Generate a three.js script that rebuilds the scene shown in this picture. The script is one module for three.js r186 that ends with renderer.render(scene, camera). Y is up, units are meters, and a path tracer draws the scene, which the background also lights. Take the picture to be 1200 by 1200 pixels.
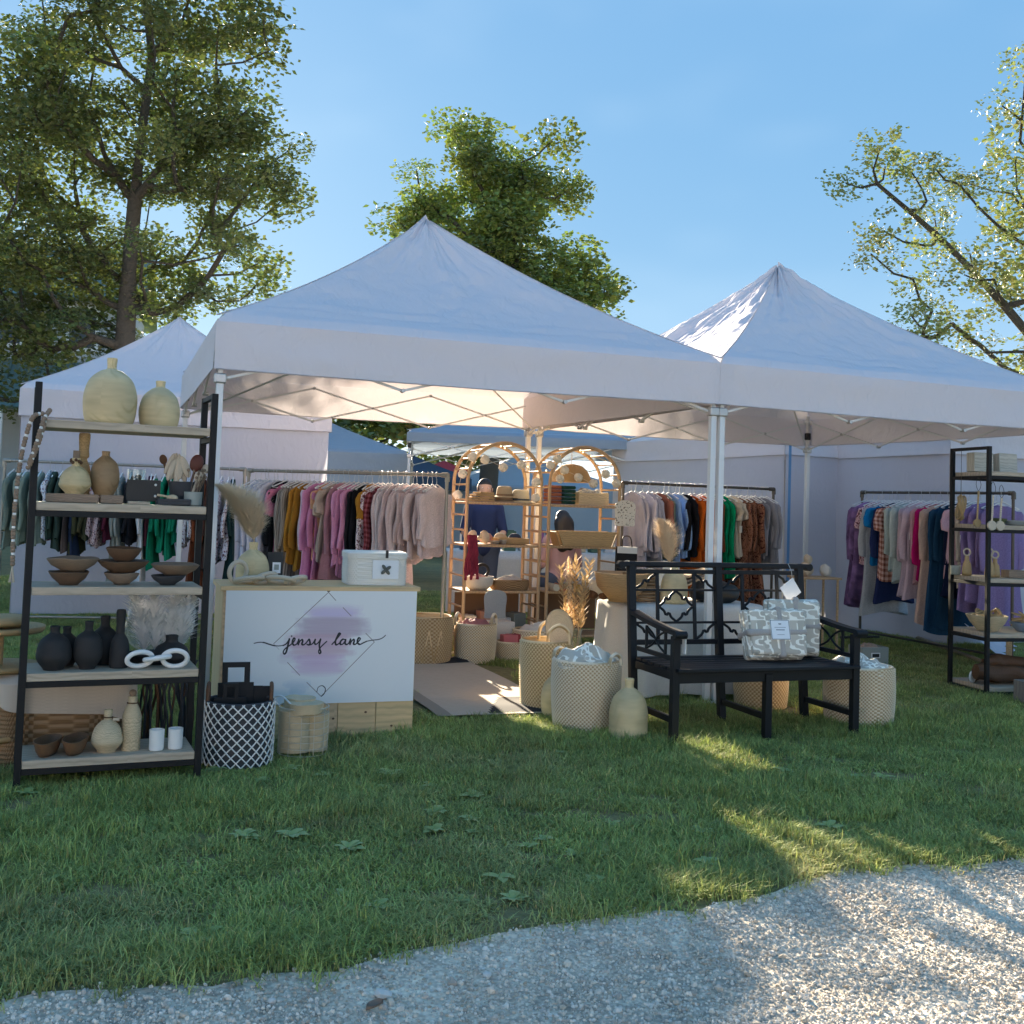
import * as THREE from 'three';
import { RoundedBoxGeometry } from 'three/addons/geometries/RoundedBoxGeometry.js';
import { mergeGeometries, mergeVertices } from 'three/addons/utils/BufferGeometryUtils.js';
import { MarchingCubes } from 'three/addons/objects/MarchingCubes.js';

// ---------- camera, sky, sun, exposure ----------
const scene = new THREE.Scene();
const camera = new THREE.PerspectiveCamera(THREE.MathUtils.radToDeg(2 * Math.atan(679 / 1298)), 1200 / 1358, 0.1, 400);
camera.position.set(0, 1.32, 0);
camera.rotation.order = 'YXZ';
camera.rotation.set(THREE.MathUtils.degToRad(3), 0, 0.034);       // tipped up a little, held 2 degrees askew
camera.setViewOffset(1200, 1358, 0, 158, 1200, 1200);               // the photograph is a square cut from the lower part of a taller frame
scene.add(camera);
const renderer = new THREE.WebGLRenderer({ antialias: true });
renderer.toneMapping = THREE.LinearToneMapping;
const EXPOSURE = 6.2;
renderer.toneMappingExposure = EXPOSURE;
renderer.shadowMap.enabled = true;
const SUN_AZ = [-0.2965, -0.955], SUN_EL = THREE.MathUtils.degToRad(14);
const sunDir = new THREE.Vector3(SUN_AZ[0] * Math.cos(SUN_EL), Math.sin(SUN_EL), SUN_AZ[1] * Math.cos(SUN_EL)).normalize();
{
  const W = 512, H = 256, data = new Float32Array(W * H * 4), d = new THREE.Vector3();
  const mix = (a, b, t) => a + (b - a) * t;
  const cell = (x, y) => { const s = Math.sin(x * 127.1 + y * 311.7) * 43758.5453; return s - Math.floor(s); };
  const soft = (x, y) => { const i = Math.floor(x), j = Math.floor(y), f = x - i, g = y - j, u = f * f * (3 - 2 * f), v = g * g * (3 - 2 * g); return mix(mix(cell(i, j), cell(i + 1, j), u), mix(cell(i, j + 1), cell(i + 1, j + 1), u), v); };
  const cirrus = (x, y) => Math.max(0, soft(x, y) * 0.5 + soft(x * 2.3, y * 2.1) * 0.3 + soft(x * 5.1, y * 4.3) * 0.2 - 0.56) * 2.2;
  for (let j = 0; j < H; j++) for (let i = 0; i < W; i++) {
    const el = ((j + 0.5) / H - 0.5) * Math.PI, az = ((i + 0.5) / W - 0.5) * 2 * Math.PI;
    d.set(Math.cos(el) * Math.cos(az), Math.sin(el), Math.cos(el) * Math.sin(az));
    const h = Math.max(0, d.y), t = 1 - Math.exp(-h * 3.0), low = Math.exp(-h * 15);
    const c = Math.max(0, d.dot(sunDir)), glow = Math.pow(c, 5) * 0.08 + Math.pow(c, 40) * 0.2;
    const hor = [0.30, 0.585, 0.83], zen = [0.145, 0.365, 0.70], haze = [1.15, 0.98, 0.72];
    const o = (j * W + i) * 4, wisp = cirrus(az * 5, el * 22);
    for (let k = 0; k < 3; k++) data[o + k] = (mix(hor[k], zen[k], t) + low * haze[k] + glow * [0.6, 0.6, 0.5][k] + wisp * [0.09, 0.08, 0.05][k]) * 1.12 / EXPOSURE;
    data[o + 3] = 1;
  }
  const sky = new THREE.DataTexture(data, W, H, THREE.RGBAFormat, THREE.FloatType);
  sky.mapping = THREE.EquirectangularReflectionMapping; sky.magFilter = THREE.LinearFilter; sky.minFilter = THREE.LinearFilter;
  sky.colorSpace = THREE.LinearSRGBColorSpace; sky.needsUpdate = true;
  scene.background = sky; scene.environment = sky;
}
const sun = new THREE.DirectionalLight(new THREE.Color().setRGB(1, 0.85, 0.64), 4.8);
sun.position.copy(sunDir).multiplyScalar(60).add(new THREE.Vector3(0, 0, -8));
sun.target.position.set(0, 0, -8); scene.add(sun, sun.target);
sun.castShadow = true; sun.shadow.mapSize.set(4096, 4096); sun.shadow.radius = 1.2;
Object.assign(sun.shadow.camera, { left: -22, right: 22, top: 22, bottom: -22, near: 1, far: 140 });
// ---------- helpers ----------
function rng(seed) { let a = seed >>> 0; return () => { a = (a + 0x6D2B79F5) >>> 0; let t = a; t = Math.imul(t ^ (t >>> 15), t | 1); t ^= t + Math.imul(t ^ (t >>> 7), t | 61); return ((t ^ (t >>> 14)) >>> 0) / 4294967296; }; }
const R0 = rng(7), rr = (a, b, r = R0) => a + (b - a) * r(), pick = (l, r = R0) => l[Math.floor(r() * l.length)];
const hash = (x, y) => { let h = Math.imul(x, 374761393) + Math.imul(y, 668265263); h = Math.imul(h ^ (h >>> 13), 1274126177); return ((h ^ (h >>> 16)) >>> 0) / 4294967296; };
function vn(x, y, p = 0) { const xi = Math.floor(x), yi = Math.floor(y), f = x - xi, g = y - yi, u = f * f * (3 - 2 * f), v = g * g * (3 - 2 * g), m = (a) => (p ? ((a % p) + p) % p : a);
  const a = hash(m(xi), m(yi)), b = hash(m(xi + 1), m(yi)), c = hash(m(xi), m(yi + 1)), d = hash(m(xi + 1), m(yi + 1)); return a + (b - a) * u + (c - a) * v + (a - b - c + d) * u * v; }
function fbm(x, y, o = 4, p = 0) { let s = 0, w = 0.5, t = 0; for (let i = 0; i < o; i++) { s += w * vn(x + i * 17.3 * (p ? 0 : 1), y + i * 9.1 * (p ? 0 : 1), p); t += w; x *= 2; y *= 2; p *= 2; w *= 0.5; } return s / t; }
const V = (x, y, z) => new THREE.Vector3(x, y, z), clamp = (x, a = 0, b = 1) => Math.min(b, Math.max(a, x)), lerp = (a, b, t) => a + (b - a) * t, sst = (a, b, x) => { const t = clamp((x - a) / (b - a)); return t * t * (3 - 2 * t); };
const RGB = (r, g, b) => new THREE.Color().setRGB(r, g, b), HEX = (h) => new THREE.Color(h);
const taken = {};
function numbered(n) { const k = taken[n] = (taken[n] ?? -1) + 1; return k ? n + '_' + String(k).padStart(3, '0') : n; }
function meta(o, label, category, group, kind) { o.userData.label = label; if (category) o.userData.category = category; if (group) o.userData.group = group; if (kind) o.userData.kind = kind; return o; }
function thing(name, label, category, pos = [0, 0, 0], turn = 0, group) { const g = new THREE.Group(); g.name = numbered(name); g.position.set(...pos); g.rotation.y = turn; scene.add(g); return meta(g, label, category, group); }
function part(name, geo, mat, parent) { const m = new THREE.Mesh(geo, mat); m.name = name; m.castShadow = m.receiveShadow = true; parent.add(m); return m; }
function single(name, geo, mat, label, category, pos = [0, 0, 0], turn = 0, group) { const m = part(numbered(name), geo, mat, scene); m.position.set(...pos); m.rotation.y = turn; return meta(m, label, category, group); }
function structure(name, geo, mat) { const m = part(name, geo, mat, scene); m.userData.kind = 'structure'; return m; }
function dup(o, pos, turn, label, group) { const c = o.clone(); c.name = numbered(o.name.replace(/_\d{3}$/, '')); c.userData = { ...o.userData }; scene.add(c); c.position.set(...pos); c.rotation.y = turn; if (label) c.userData.label = label; if (group) c.userData.group = group; return c; }
// geometry
function flat(g) { g = g.index ? g.toNonIndexed() : g; for (const k of Object.keys(g.attributes)) if (!['position', 'normal', 'uv'].includes(k)) g.deleteAttribute(k); if (!g.attributes.uv) g.setAttribute('uv', new THREE.BufferAttribute(new Float32Array(g.attributes.position.count * 2), 2)); g.morphAttributes = {}; return g; }
const J = (...l) => { l = l.flat(); return l.length === 1 ? l[0] : mergeGeometries(l.map(flat)); };
function uvBox(g, s = 1) { g = g.index ? g.toNonIndexed() : g; const p = g.attributes.position, n = g.attributes.normal, uv = new Float32Array(p.count * 2);
  for (let i = 0; i < p.count; i++) { const a = Math.abs(n.getX(i)), b = Math.abs(n.getY(i)), c = Math.abs(n.getZ(i)), x = p.getX(i), y = p.getY(i), z = p.getZ(i); const [u, v] = b >= a && b >= c ? [x, z] : a >= c ? [y, z] : [x, y]; uv[i * 2] = u * s; uv[i * 2 + 1] = v * s; }
  g.setAttribute('uv', new THREE.BufferAttribute(uv, 2)); return g; }
function box(x, y, z, w, h, d, r = 0) { const g = r ? new RoundedBoxGeometry(w, h, d, 1, Math.min(r, w / 2.01, h / 2.01, d / 2.01)) : new THREE.BoxGeometry(w, h, d); g.translate(x, y, z); return uvBox(g); }
function rod(a, b, r, seg = 8, r2 = r) { const A = V(...a), B = V(...b), g = new THREE.CylinderGeometry(r2, r, A.distanceTo(B), seg, 1); g.applyQuaternion(new THREE.Quaternion().setFromUnitVectors(V(0, 1, 0), B.clone().sub(A).normalize())); g.translate((A.x + B.x) / 2, (A.y + B.y) / 2, (A.z + B.z) / 2); return flat(g); }
function bar(a, b, w, h = w) { const A = V(...a), B = V(...b), l = A.distanceTo(B), g = new RoundedBoxGeometry(w, l, h, 1, Math.min(w, h) * 0.12); g.applyQuaternion(new THREE.Quaternion().setFromUnitVectors(V(0, 1, 0), B.clone().sub(A).normalize())); g.translate((A.x + B.x) / 2, (A.y + B.y) / 2, (A.z + B.z) / 2); return uvBox(g); }
function tube(pts, r, n = 24, rad = 6, closed = false) { return flat(new THREE.TubeGeometry(new THREE.CatmullRomCurve3(pts.map((p) => V(...p)), closed), n, r, rad, closed)); }
function spline(pts, n) { return new THREE.CatmullRomCurve3(pts.map((p) => V(p[0], p[1], 0)), false, 'centripetal').getPoints(n).map((p) => new THREE.Vector2(Math.max(0, p.x), p.y)); }
function lathe(pts, seg = 28, smooth = 0) { return new THREE.LatheGeometry(smooth ? spline(pts, smooth) : pts.map((p) => new THREE.Vector2(p[0], p[1])), seg); }
function sheet(nx, ny, fn, uvf) { const p = [], uv = [], ix = []; for (let j = 0; j <= ny; j++) for (let i = 0; i <= nx; i++) { const u = i / nx, v = j / ny; p.push(...fn(u, v)); uv.push(...(uvf ? uvf(u, v) : [u, v])); }
  for (let j = 0; j < ny; j++) for (let i = 0; i < nx; i++) { const a = j * (nx + 1) + i, b = a + 1, c = a + nx + 1, d = c + 1; ix.push(a, b, d, a, d, c); }
  const g = new THREE.BufferGeometry(); g.setAttribute('position', new THREE.Float32BufferAttribute(p, 3)); g.setAttribute('uv', new THREE.Float32BufferAttribute(uv, 2)); g.setIndex(ix); g.computeVertexNormals(); return g; }
const mv = (g, x = 0, y = 0, z = 0) => g.translate(x, y, z);
function warp(g, amp, freq, seed = 0) { const p = g.attributes.position; for (let i = 0; i < p.count; i++) { const x = p.getX(i), y = p.getY(i), z = p.getZ(i); const n = (a, b) => (vn(a * freq + seed, b * freq + seed * 2.3) - 0.5) * 2 * amp; p.setXYZ(i, x + n(y + z, z - x), y + n(x + 5 + z, z + x), z + n(x + y, y + 9)); } g.computeVertexNormals(); return g; }
// textures
function dataTex(w, h, fn, rx = 1, ry = rx, srgb = true) { const d = new Uint8Array(w * h * 4); for (let j = 0; j < h; j++) for (let i = 0; i < w; i++) { const c = fn(i / w, j / h), o = (j * w + i) * 4; for (let k = 0; k < 3; k++) d[o + k] = clamp(typeof c === 'number' ? c : c[k]) * 255; d[o + 3] = 255; }
  const t = new THREE.DataTexture(d, w, h); t.wrapS = t.wrapT = THREE.RepeatWrapping; t.repeat.set(rx, ry); t.magFilter = THREE.LinearFilter; t.minFilter = THREE.LinearMipmapLinearFilter; t.generateMipmaps = true; if (srgb) t.colorSpace = THREE.SRGBColorSpace; t.needsUpdate = true; return t; }
function canvasTex(w, h, draw) { const c = document.createElement('canvas'); c.width = w; c.height = h; draw(c.getContext('2d'), w, h); const t = new THREE.CanvasTexture(c); t.colorSpace = THREE.SRGBColorSpace; t.anisotropy = 8; return t; }
const mat = (o) => new THREE.MeshStandardMaterial({ roughness: 0.85, ...o }), phys = (o) => new THREE.MeshPhysicalMaterial({ roughness: 0.85, ...o });
const mono = (c, v) => [c[0] * v, c[1] * v, c[2] * v];
// grain maps (values are sRGB tints multiplied with the material's colour)
const grainTex = (k, sc, lo) => dataTex(256, 256, (u, v) => { const w = fbm(u * 4, v * 4, 3, 4) * k; const r = fbm(u * 4 + w, v * 64, 3, 0) * 0.55 + 0.45 * Math.abs(Math.sin((v * 14 + w + fbm(u * 3, v * 5, 2) * 1.2) * Math.PI)); const s = lo + (1 - lo) * r; return [s, s * 0.985, s * 0.96]; }, sc, sc);
const T = {
  oak: grainTex(1.5, 2.2, 0.76), pine: grainTex(1.2, 1.6, 0.8), wood: grainTex(2.5, 5, 0.7),
  cloth: dataTex(128, 128, (u, v) => 0.86 + 0.14 * vn(u * 64, v * 64, 64) - 0.06 * ((Math.floor(u * 64) + Math.floor(v * 64)) % 2), 12),
  crinkle: dataTex(256, 256, (u, v) => { const a = fbm(u * 6, v * 6, 4, 6), b = fbm(u * 12 + a * 2, v * 5, 3, 0); return 0.5 * a + 0.5 * Math.abs(2 * b - 1); }, 1.2, 1.2, false),
  fine: dataTex(128, 128, (u, v) => vn(u * 48, v * 48, 48) * 0.6 + 0.4 * vn(u * 16, v * 16, 16), 6, 6, false),
  weave: dataTex(32, 32, (u, v) => { const p = Math.cos(2 * Math.PI * u) * Math.sin(2 * Math.PI * v), t = sst(-0.15, 0.25, p); return [lerp(1, 0.8, t), lerp(1, 0.75, t), lerp(1, 0.67, t)]; }, 1),
  rough: dataTex(256, 256, (u, v) => fbm(u * 8, v * 8, 5, 8), 3, 3, false),
};
const M = {
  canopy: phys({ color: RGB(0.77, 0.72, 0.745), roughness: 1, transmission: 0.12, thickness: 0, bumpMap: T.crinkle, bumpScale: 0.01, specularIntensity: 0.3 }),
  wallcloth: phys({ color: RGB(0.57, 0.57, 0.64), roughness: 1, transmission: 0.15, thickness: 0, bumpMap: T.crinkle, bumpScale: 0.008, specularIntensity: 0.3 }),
  bluecloth: phys({ color: RGB(0.34, 0.41, 0.5), roughness: 0.95, transmission: 0.2, thickness: 0, bumpMap: T.crinkle, bumpScale: 0.006 }),
  navycloth: phys({ color: RGB(0.04, 0.07, 0.12), roughness: 0.95 }), redcloth: phys({ color: RGB(0.5, 0.03, 0.05), roughness: 0.9, transmission: 0.2, thickness: 0 }),
  whitemetal: mat({ color: RGB(0.72, 0.73, 0.73), roughness: 0.45, metalness: 0.1 }), steel: mat({ color: RGB(0.5, 0.5, 0.5), roughness: 0.4, metalness: 0.7 }),
  blackmetal: phys({ color: RGB(0.012, 0.012, 0.013), roughness: 0.55, specularIntensity: 0.5 }), blackplastic: mat({ color: RGB(0.01, 0.01, 0.01), roughness: 0.5 }),
  shelfwood: mat({ color: RGB(0.6, 0.5, 0.39), map: T.oak, bumpMap: T.oak, bumpScale: 0.0006, roughness: 0.7 }),
  pine: mat({ color: RGB(0.82, 0.58, 0.32), map: T.pine, roughness: 0.65 }), archwood: mat({ color: RGB(0.62, 0.43, 0.26), map: T.pine, roughness: 0.6 }),
  palewood: mat({ color: RGB(0.78, 0.64, 0.43), map: T.wood, roughness: 0.7, bumpMap: T.fine, bumpScale: 0.00015 }), honeywood: mat({ color: RGB(0.6, 0.41, 0.2), map: T.wood, roughness: 0.65 }),
  darkwood: mat({ color: RGB(0.19, 0.11, 0.065), map: T.wood, roughness: 0.65 }), driftwood: mat({ color: RGB(0.36, 0.26, 0.19), map: T.wood, roughness: 0.8 }),
  brownwood: mat({ color: RGB(0.16, 0.075, 0.035), map: T.wood, roughness: 0.7 }), redwood: mat({ color: RGB(0.16, 0.035, 0.02), map: T.wood, roughness: 0.5 }),
  blackclay: mat({ color: RGB(0.022, 0.02, 0.02), roughness: 0.75, bumpMap: T.rough, bumpScale: 0.001 }), whiteclay: mat({ color: RGB(0.78, 0.77, 0.74), roughness: 0.5 }), greyclay: mat({ color: RGB(0.3, 0.32, 0.29), roughness: 0.7 }),
  bone: mat({ color: RGB(0.78, 0.67, 0.53), map: T.wood, roughness: 0.6 }),
  seagrass: mat({ color: RGB(0.6, 0.46, 0.29), map: T.weave, roughness: 0.9 }), straw: mat({ color: RGB(0.78, 0.6, 0.36), map: T.weave, roughness: 0.9 }), paleseagrass: mat({ color: RGB(0.8, 0.7, 0.54), map: T.weave, roughness: 0.9 }),
  wicker: mat({ color: RGB(0.33, 0.21, 0.11), map: T.weave, roughness: 0.8 }), whitewicker: mat({ color: RGB(0.76, 0.73, 0.66), roughness: 0.8 }), charcoal: mat({ color: RGB(0.05, 0.05, 0.055), roughness: 0.9 }),
  rope: mat({ color: RGB(0.78, 0.77, 0.74), roughness: 0.9 }), linen: mat({ color: RGB(0.68, 0.58, 0.48), map: T.cloth, roughness: 0.95 }), offwhite: mat({ color: RGB(0.74, 0.72, 0.68), map: T.cloth, roughness: 0.95 }),
  tablecloth: mat({ color: RGB(0.68, 0.66, 0.62), map: T.cloth, roughness: 0.95 }), paper: mat({ color: RGB(0.8, 0.8, 0.8), roughness: 0.8 }),
  pampas: phys({ color: RGB(0.86, 0.72, 0.54), roughness: 1, transmission: 0.35, thickness: 0, side: THREE.DoubleSide }), wheat: phys({ color: RGB(0.52, 0.36, 0.18), roughness: 0.9, transmission: 0.25, thickness: 0 }),
  benchblack: phys({ color: RGB(0.008, 0.009, 0.012), roughness: 0.5, specularIntensity: 0.55 }), glass: phys({ color: RGB(0.9, 0.95, 0.95), roughness: 0.05, transmission: 1, thickness: 0 }),
  pipe: mat({ color: RGB(0.36, 0.33, 0.28), roughness: 0.45, metalness: 0.6 }), darkpipe: mat({ color: RGB(0.1, 0.09, 0.08), roughness: 0.4, metalness: 0.6 }), gold: mat({ color: RGB(0.62, 0.43, 0.14), roughness: 0.35, metalness: 0.7 }),
  hanger: mat({ color: RGB(0.8, 0.8, 0.8), roughness: 0.5 }), wiremetal: mat({ color: RGB(0.6, 0.56, 0.46), roughness: 0.4, metalness: 0.5 }), plastic: phys({ color: RGB(0.97, 0.98, 1), roughness: 0.15, transmission: 0.8, thickness: 0 }),
  bark: mat({ color: RGB(0.09, 0.075, 0.06), roughness: 0.95, bumpMap: T.rough, bumpScale: 0.02 }), paint: mat({ color: RGB(0.45, 0.47, 0.5), roughness: 0.8 }), cardboard: mat({ color: RGB(0.2, 0.11, 0.06), roughness: 0.9 }),
};
for (const k of ['canopy', 'wallcloth', 'bluecloth', 'navycloth', 'redcloth', 'pampas']) M[k].side = THREE.DoubleSide;
M.offwhite.side = M.linen.side = M.tablecloth.side = THREE.DoubleSide;
// ---------- ground, road, grass ----------
const roadPts = [[-9, -0.4], [-5, -1.6], [-3, -2.35], [-1.28, -2.95], [-0.79, -3.09], [-0.43, -3.21], [0.05, -3.54], [0.62, -3.73], [1.14, -4.12], [1.56, -4.33], [2.07, -4.44], [3.2, -4.9], [6, -5.9], [12, -8.2]];
function roadEdge(x) { for (let i = 1; i < roadPts.length; i++) if (x <= roadPts[i][0]) { const [a, b] = [roadPts[i - 1], roadPts[i]], t = (x - a[0]) / (b[0] - a[0]); return lerp(a[1], b[1], t) + 0.07 * (fbm(x * 2.6, 3.3, 3) - 0.5) * 2 + 0.06 * (vn(x * 11, 8) - 0.5) + 0.04 * (vn(x * 31, 4) - 0.5); } return -8; }
function groundY(x, z) { return -0.045 * sst(-0.2, 0.7, z - roadEdge(x)) + 0.02 * (fbm(x * 0.7 + 9, z * 0.7, 2) - 0.5) * sst(-6.5, -5.5, z) * (1 - sst(-3.6, -2.8, z)); }
{
  const soil = dataTex(512, 512, (u, v) => { const a = fbm(u * 8, v * 8, 5, 8), b = vn(u * 90, v * 90, 90), k = 0.5 + 0.5 * b; return mono([0.44 + 0.1 * a, 0.42 + 0.06 * a, 0.28 + 0.05 * a], 0.75 + 0.4 * k); }, 0.5);
  const g = sheet(2, 2, (u, v) => [lerp(-150, 150, u), -0.09, lerp(60, -200, v)], (u, v) => [u * 300, v * 260]);
  structure('ground', g, mat({ color: RGB(0.9, 0.9, 0.85), map: soil, roughness: 1 }));
  const lawn = sheet(160, 130, (u, v) => { const x = lerp(-9, 9, u), z = lerp(-1.2, -16, v); return [x, groundY(x, z) - 0.004, z]; }, (u, v) => [u * 18, v * 14.8]);
  structure('lawn', lawn, mat({ color: RGB(0.9, 0.9, 0.85), map: soil, roughness: 1, bumpMap: T.rough, bumpScale: 0.02 }));
  const grit = dataTex(1024, 1024, (u, v) => { const a = fbm(u * 6, v * 6, 4, 6), b = vn(u * 160, v * 160, 160), c = vn(u * 60, v * 60, 60); return mono([0.9, 0.845, 0.77], 0.68 + 0.42 * a + 0.28 * (b - 0.5) + 0.16 * (c - 0.5)); }, 0.7);
  const gb = dataTex(512, 512, (u, v) => 0.5 * vn(u * 70, v * 70, 70) + 0.3 * vn(u * 150, v * 150, 150) + 0.2 * fbm(u * 8, v * 8, 3, 8), 0.7, 0.7, false);
  const road = sheet(260, 70, (u, v) => { const x = lerp(-14, 14, u), e = roadEdge(x), z = lerp(e + 0.02, 9, Math.pow(v, 2.2)); return [x, groundY(x, z) + 0.005 + 0.012 * (fbm(x * 3, z * 3, 3) - 0.5), z]; }, (u, v) => { const x = lerp(-14, 14, u); return [x, lerp(roadEdge(x), 9, Math.pow(v, 2.2))]; });
  structure('gravel_road', road, mat({ color: RGB(0.98, 0.96, 0.92), map: grit, bumpMap: gb, bumpScale: 0.012, roughness: 1 }));
}
{ // loose stones of the road
  const r = rng(11), mk = (s) => { const g = new THREE.IcosahedronGeometry(1, 0), p = g.attributes.position; const q = rng(s), m = new Map(); for (let i = 0; i < p.count; i++) { const k = [p.getX(i), p.getY(i), p.getZ(i)].map((x) => x.toFixed(3)).join(); if (!m.has(k)) m.set(k, [rr(0.65, 1.15, q), rr(0.5, 0.8, q), rr(0.65, 1.15, q)]); const a = m.get(k); p.setXYZ(i, p.getX(i) * a[0], p.getY(i) * a[1], p.getZ(i) * a[2]); } g.computeVertexNormals(); return g; };
  const mt = mat({ color: 0xffffff, roughness: 0.95 });
  for (let k = 0; k < 3; k++) {
    const N = 30000, im = new THREE.InstancedMesh(mk(30 + k), mt, N), m4 = new THREE.Matrix4(), q = new THREE.Quaternion(), e = new THREE.Euler(), c = new THREE.Color(); let n = 0;
    for (let i = 0; n < N && i < N * 4; i++) { const z = lerp(-4.9, -2.45, Math.pow(r(), 0.8)), x = rr(-1.9, 2.7, r), d = z - roadEdge(x); if (d < -0.22 || (d < 0 && r() > 0.02) || (d < 0.12 && r() > 0.12 + d * 6)) continue; const s = 0.0018 + 0.0062 * Math.pow(r(), 3.2) + (r() < 0.012 ? 0.011 * r() : 0); e.set(r() * 6, r() * 6, r() * 6);
      m4.compose(V(x, groundY(x, z) + 0.005 + s * 0.1 + 0.012 * (fbm(x * 3, z * 3, 3) - 0.5), z), q.setFromEuler(e), V(s, s, s)); im.setMatrixAt(n, m4); const b = rr(0.34, 0.74, r) * (0.72 + 0.55 * fbm(x * 1.6 + 3, z * 2.6, 3)), w = rr(0.0, 0.06, r); im.setColorAt(n, c.setRGB(b + w, b * 0.94, b * 0.84 - w)); n++; }
    im.count = n; im.name = numbered('road_gravel'); im.castShadow = im.receiveShadow = true; meta(im, ['fine grey gravel scattered over the road', 'pale crushed gravel lying loose on the road', 'small angular gravel bits covering the road'][k], 'gravel', null, 'stuff'); scene.add(im);
  }
  const big = [[436, 0.024, -0.30, -3.05], [306, 0.013, -0.58, -2.98], [602, 0.016, -0.02, -3.2], [902, 0.018, 0.24, -2.78], [712, 0.02, 0.36, -2.86], [530, 0.014, 1.75, -4.0], [640, 0.018, 1.98, -4.2]];
  big.forEach(([s, rad, x, z], i) => { const g = mk(s).scale(rad * 1.3, rad * 0.8, rad); single('loose_stone', g, mat({ color: RGB(0.6, 0.57, 0.52), roughness: 0.95 }), 'pale angular stone lying loose at the gravel road edge', 'stone', [x, groundY(x, z) + rad * 0.3 + 0.006, z], i, 'loose stones on the road edge'); });
  single('fallen_leaf', sheet(6, 4, (u, v) => { const a = (u - 0.5) * 2, w = 0.016 * Math.sqrt(Math.max(0, 1 - a * a)); return [a * 0.024, 0.012 + 0.012 * Math.pow(Math.abs(v - 0.5) * 2, 2) + 0.005 * a, (v - 0.5) * 2 * w]; }), mat({ color: RGB(0.22, 0.16, 0.12), side: THREE.DoubleSide }), 'curled brown dead leaf lying on the gravel road', 'leaf', [-0.31, groundY(-0.31, -2.98) + 0.002, -2.98], 0.5);
}
const inRug = (x, z) => { const lx = (x + 0.3) * 0.9413 - (z + 8.1) * 0.3375, lz = (x + 0.3) * 0.3375 + (z + 8.1) * 0.9413; return Math.abs(lx) < 0.5 && lz > -1.35 && lz < 1.18; };
const GRASS = [0.355, 0.415, 0.125];
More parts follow.
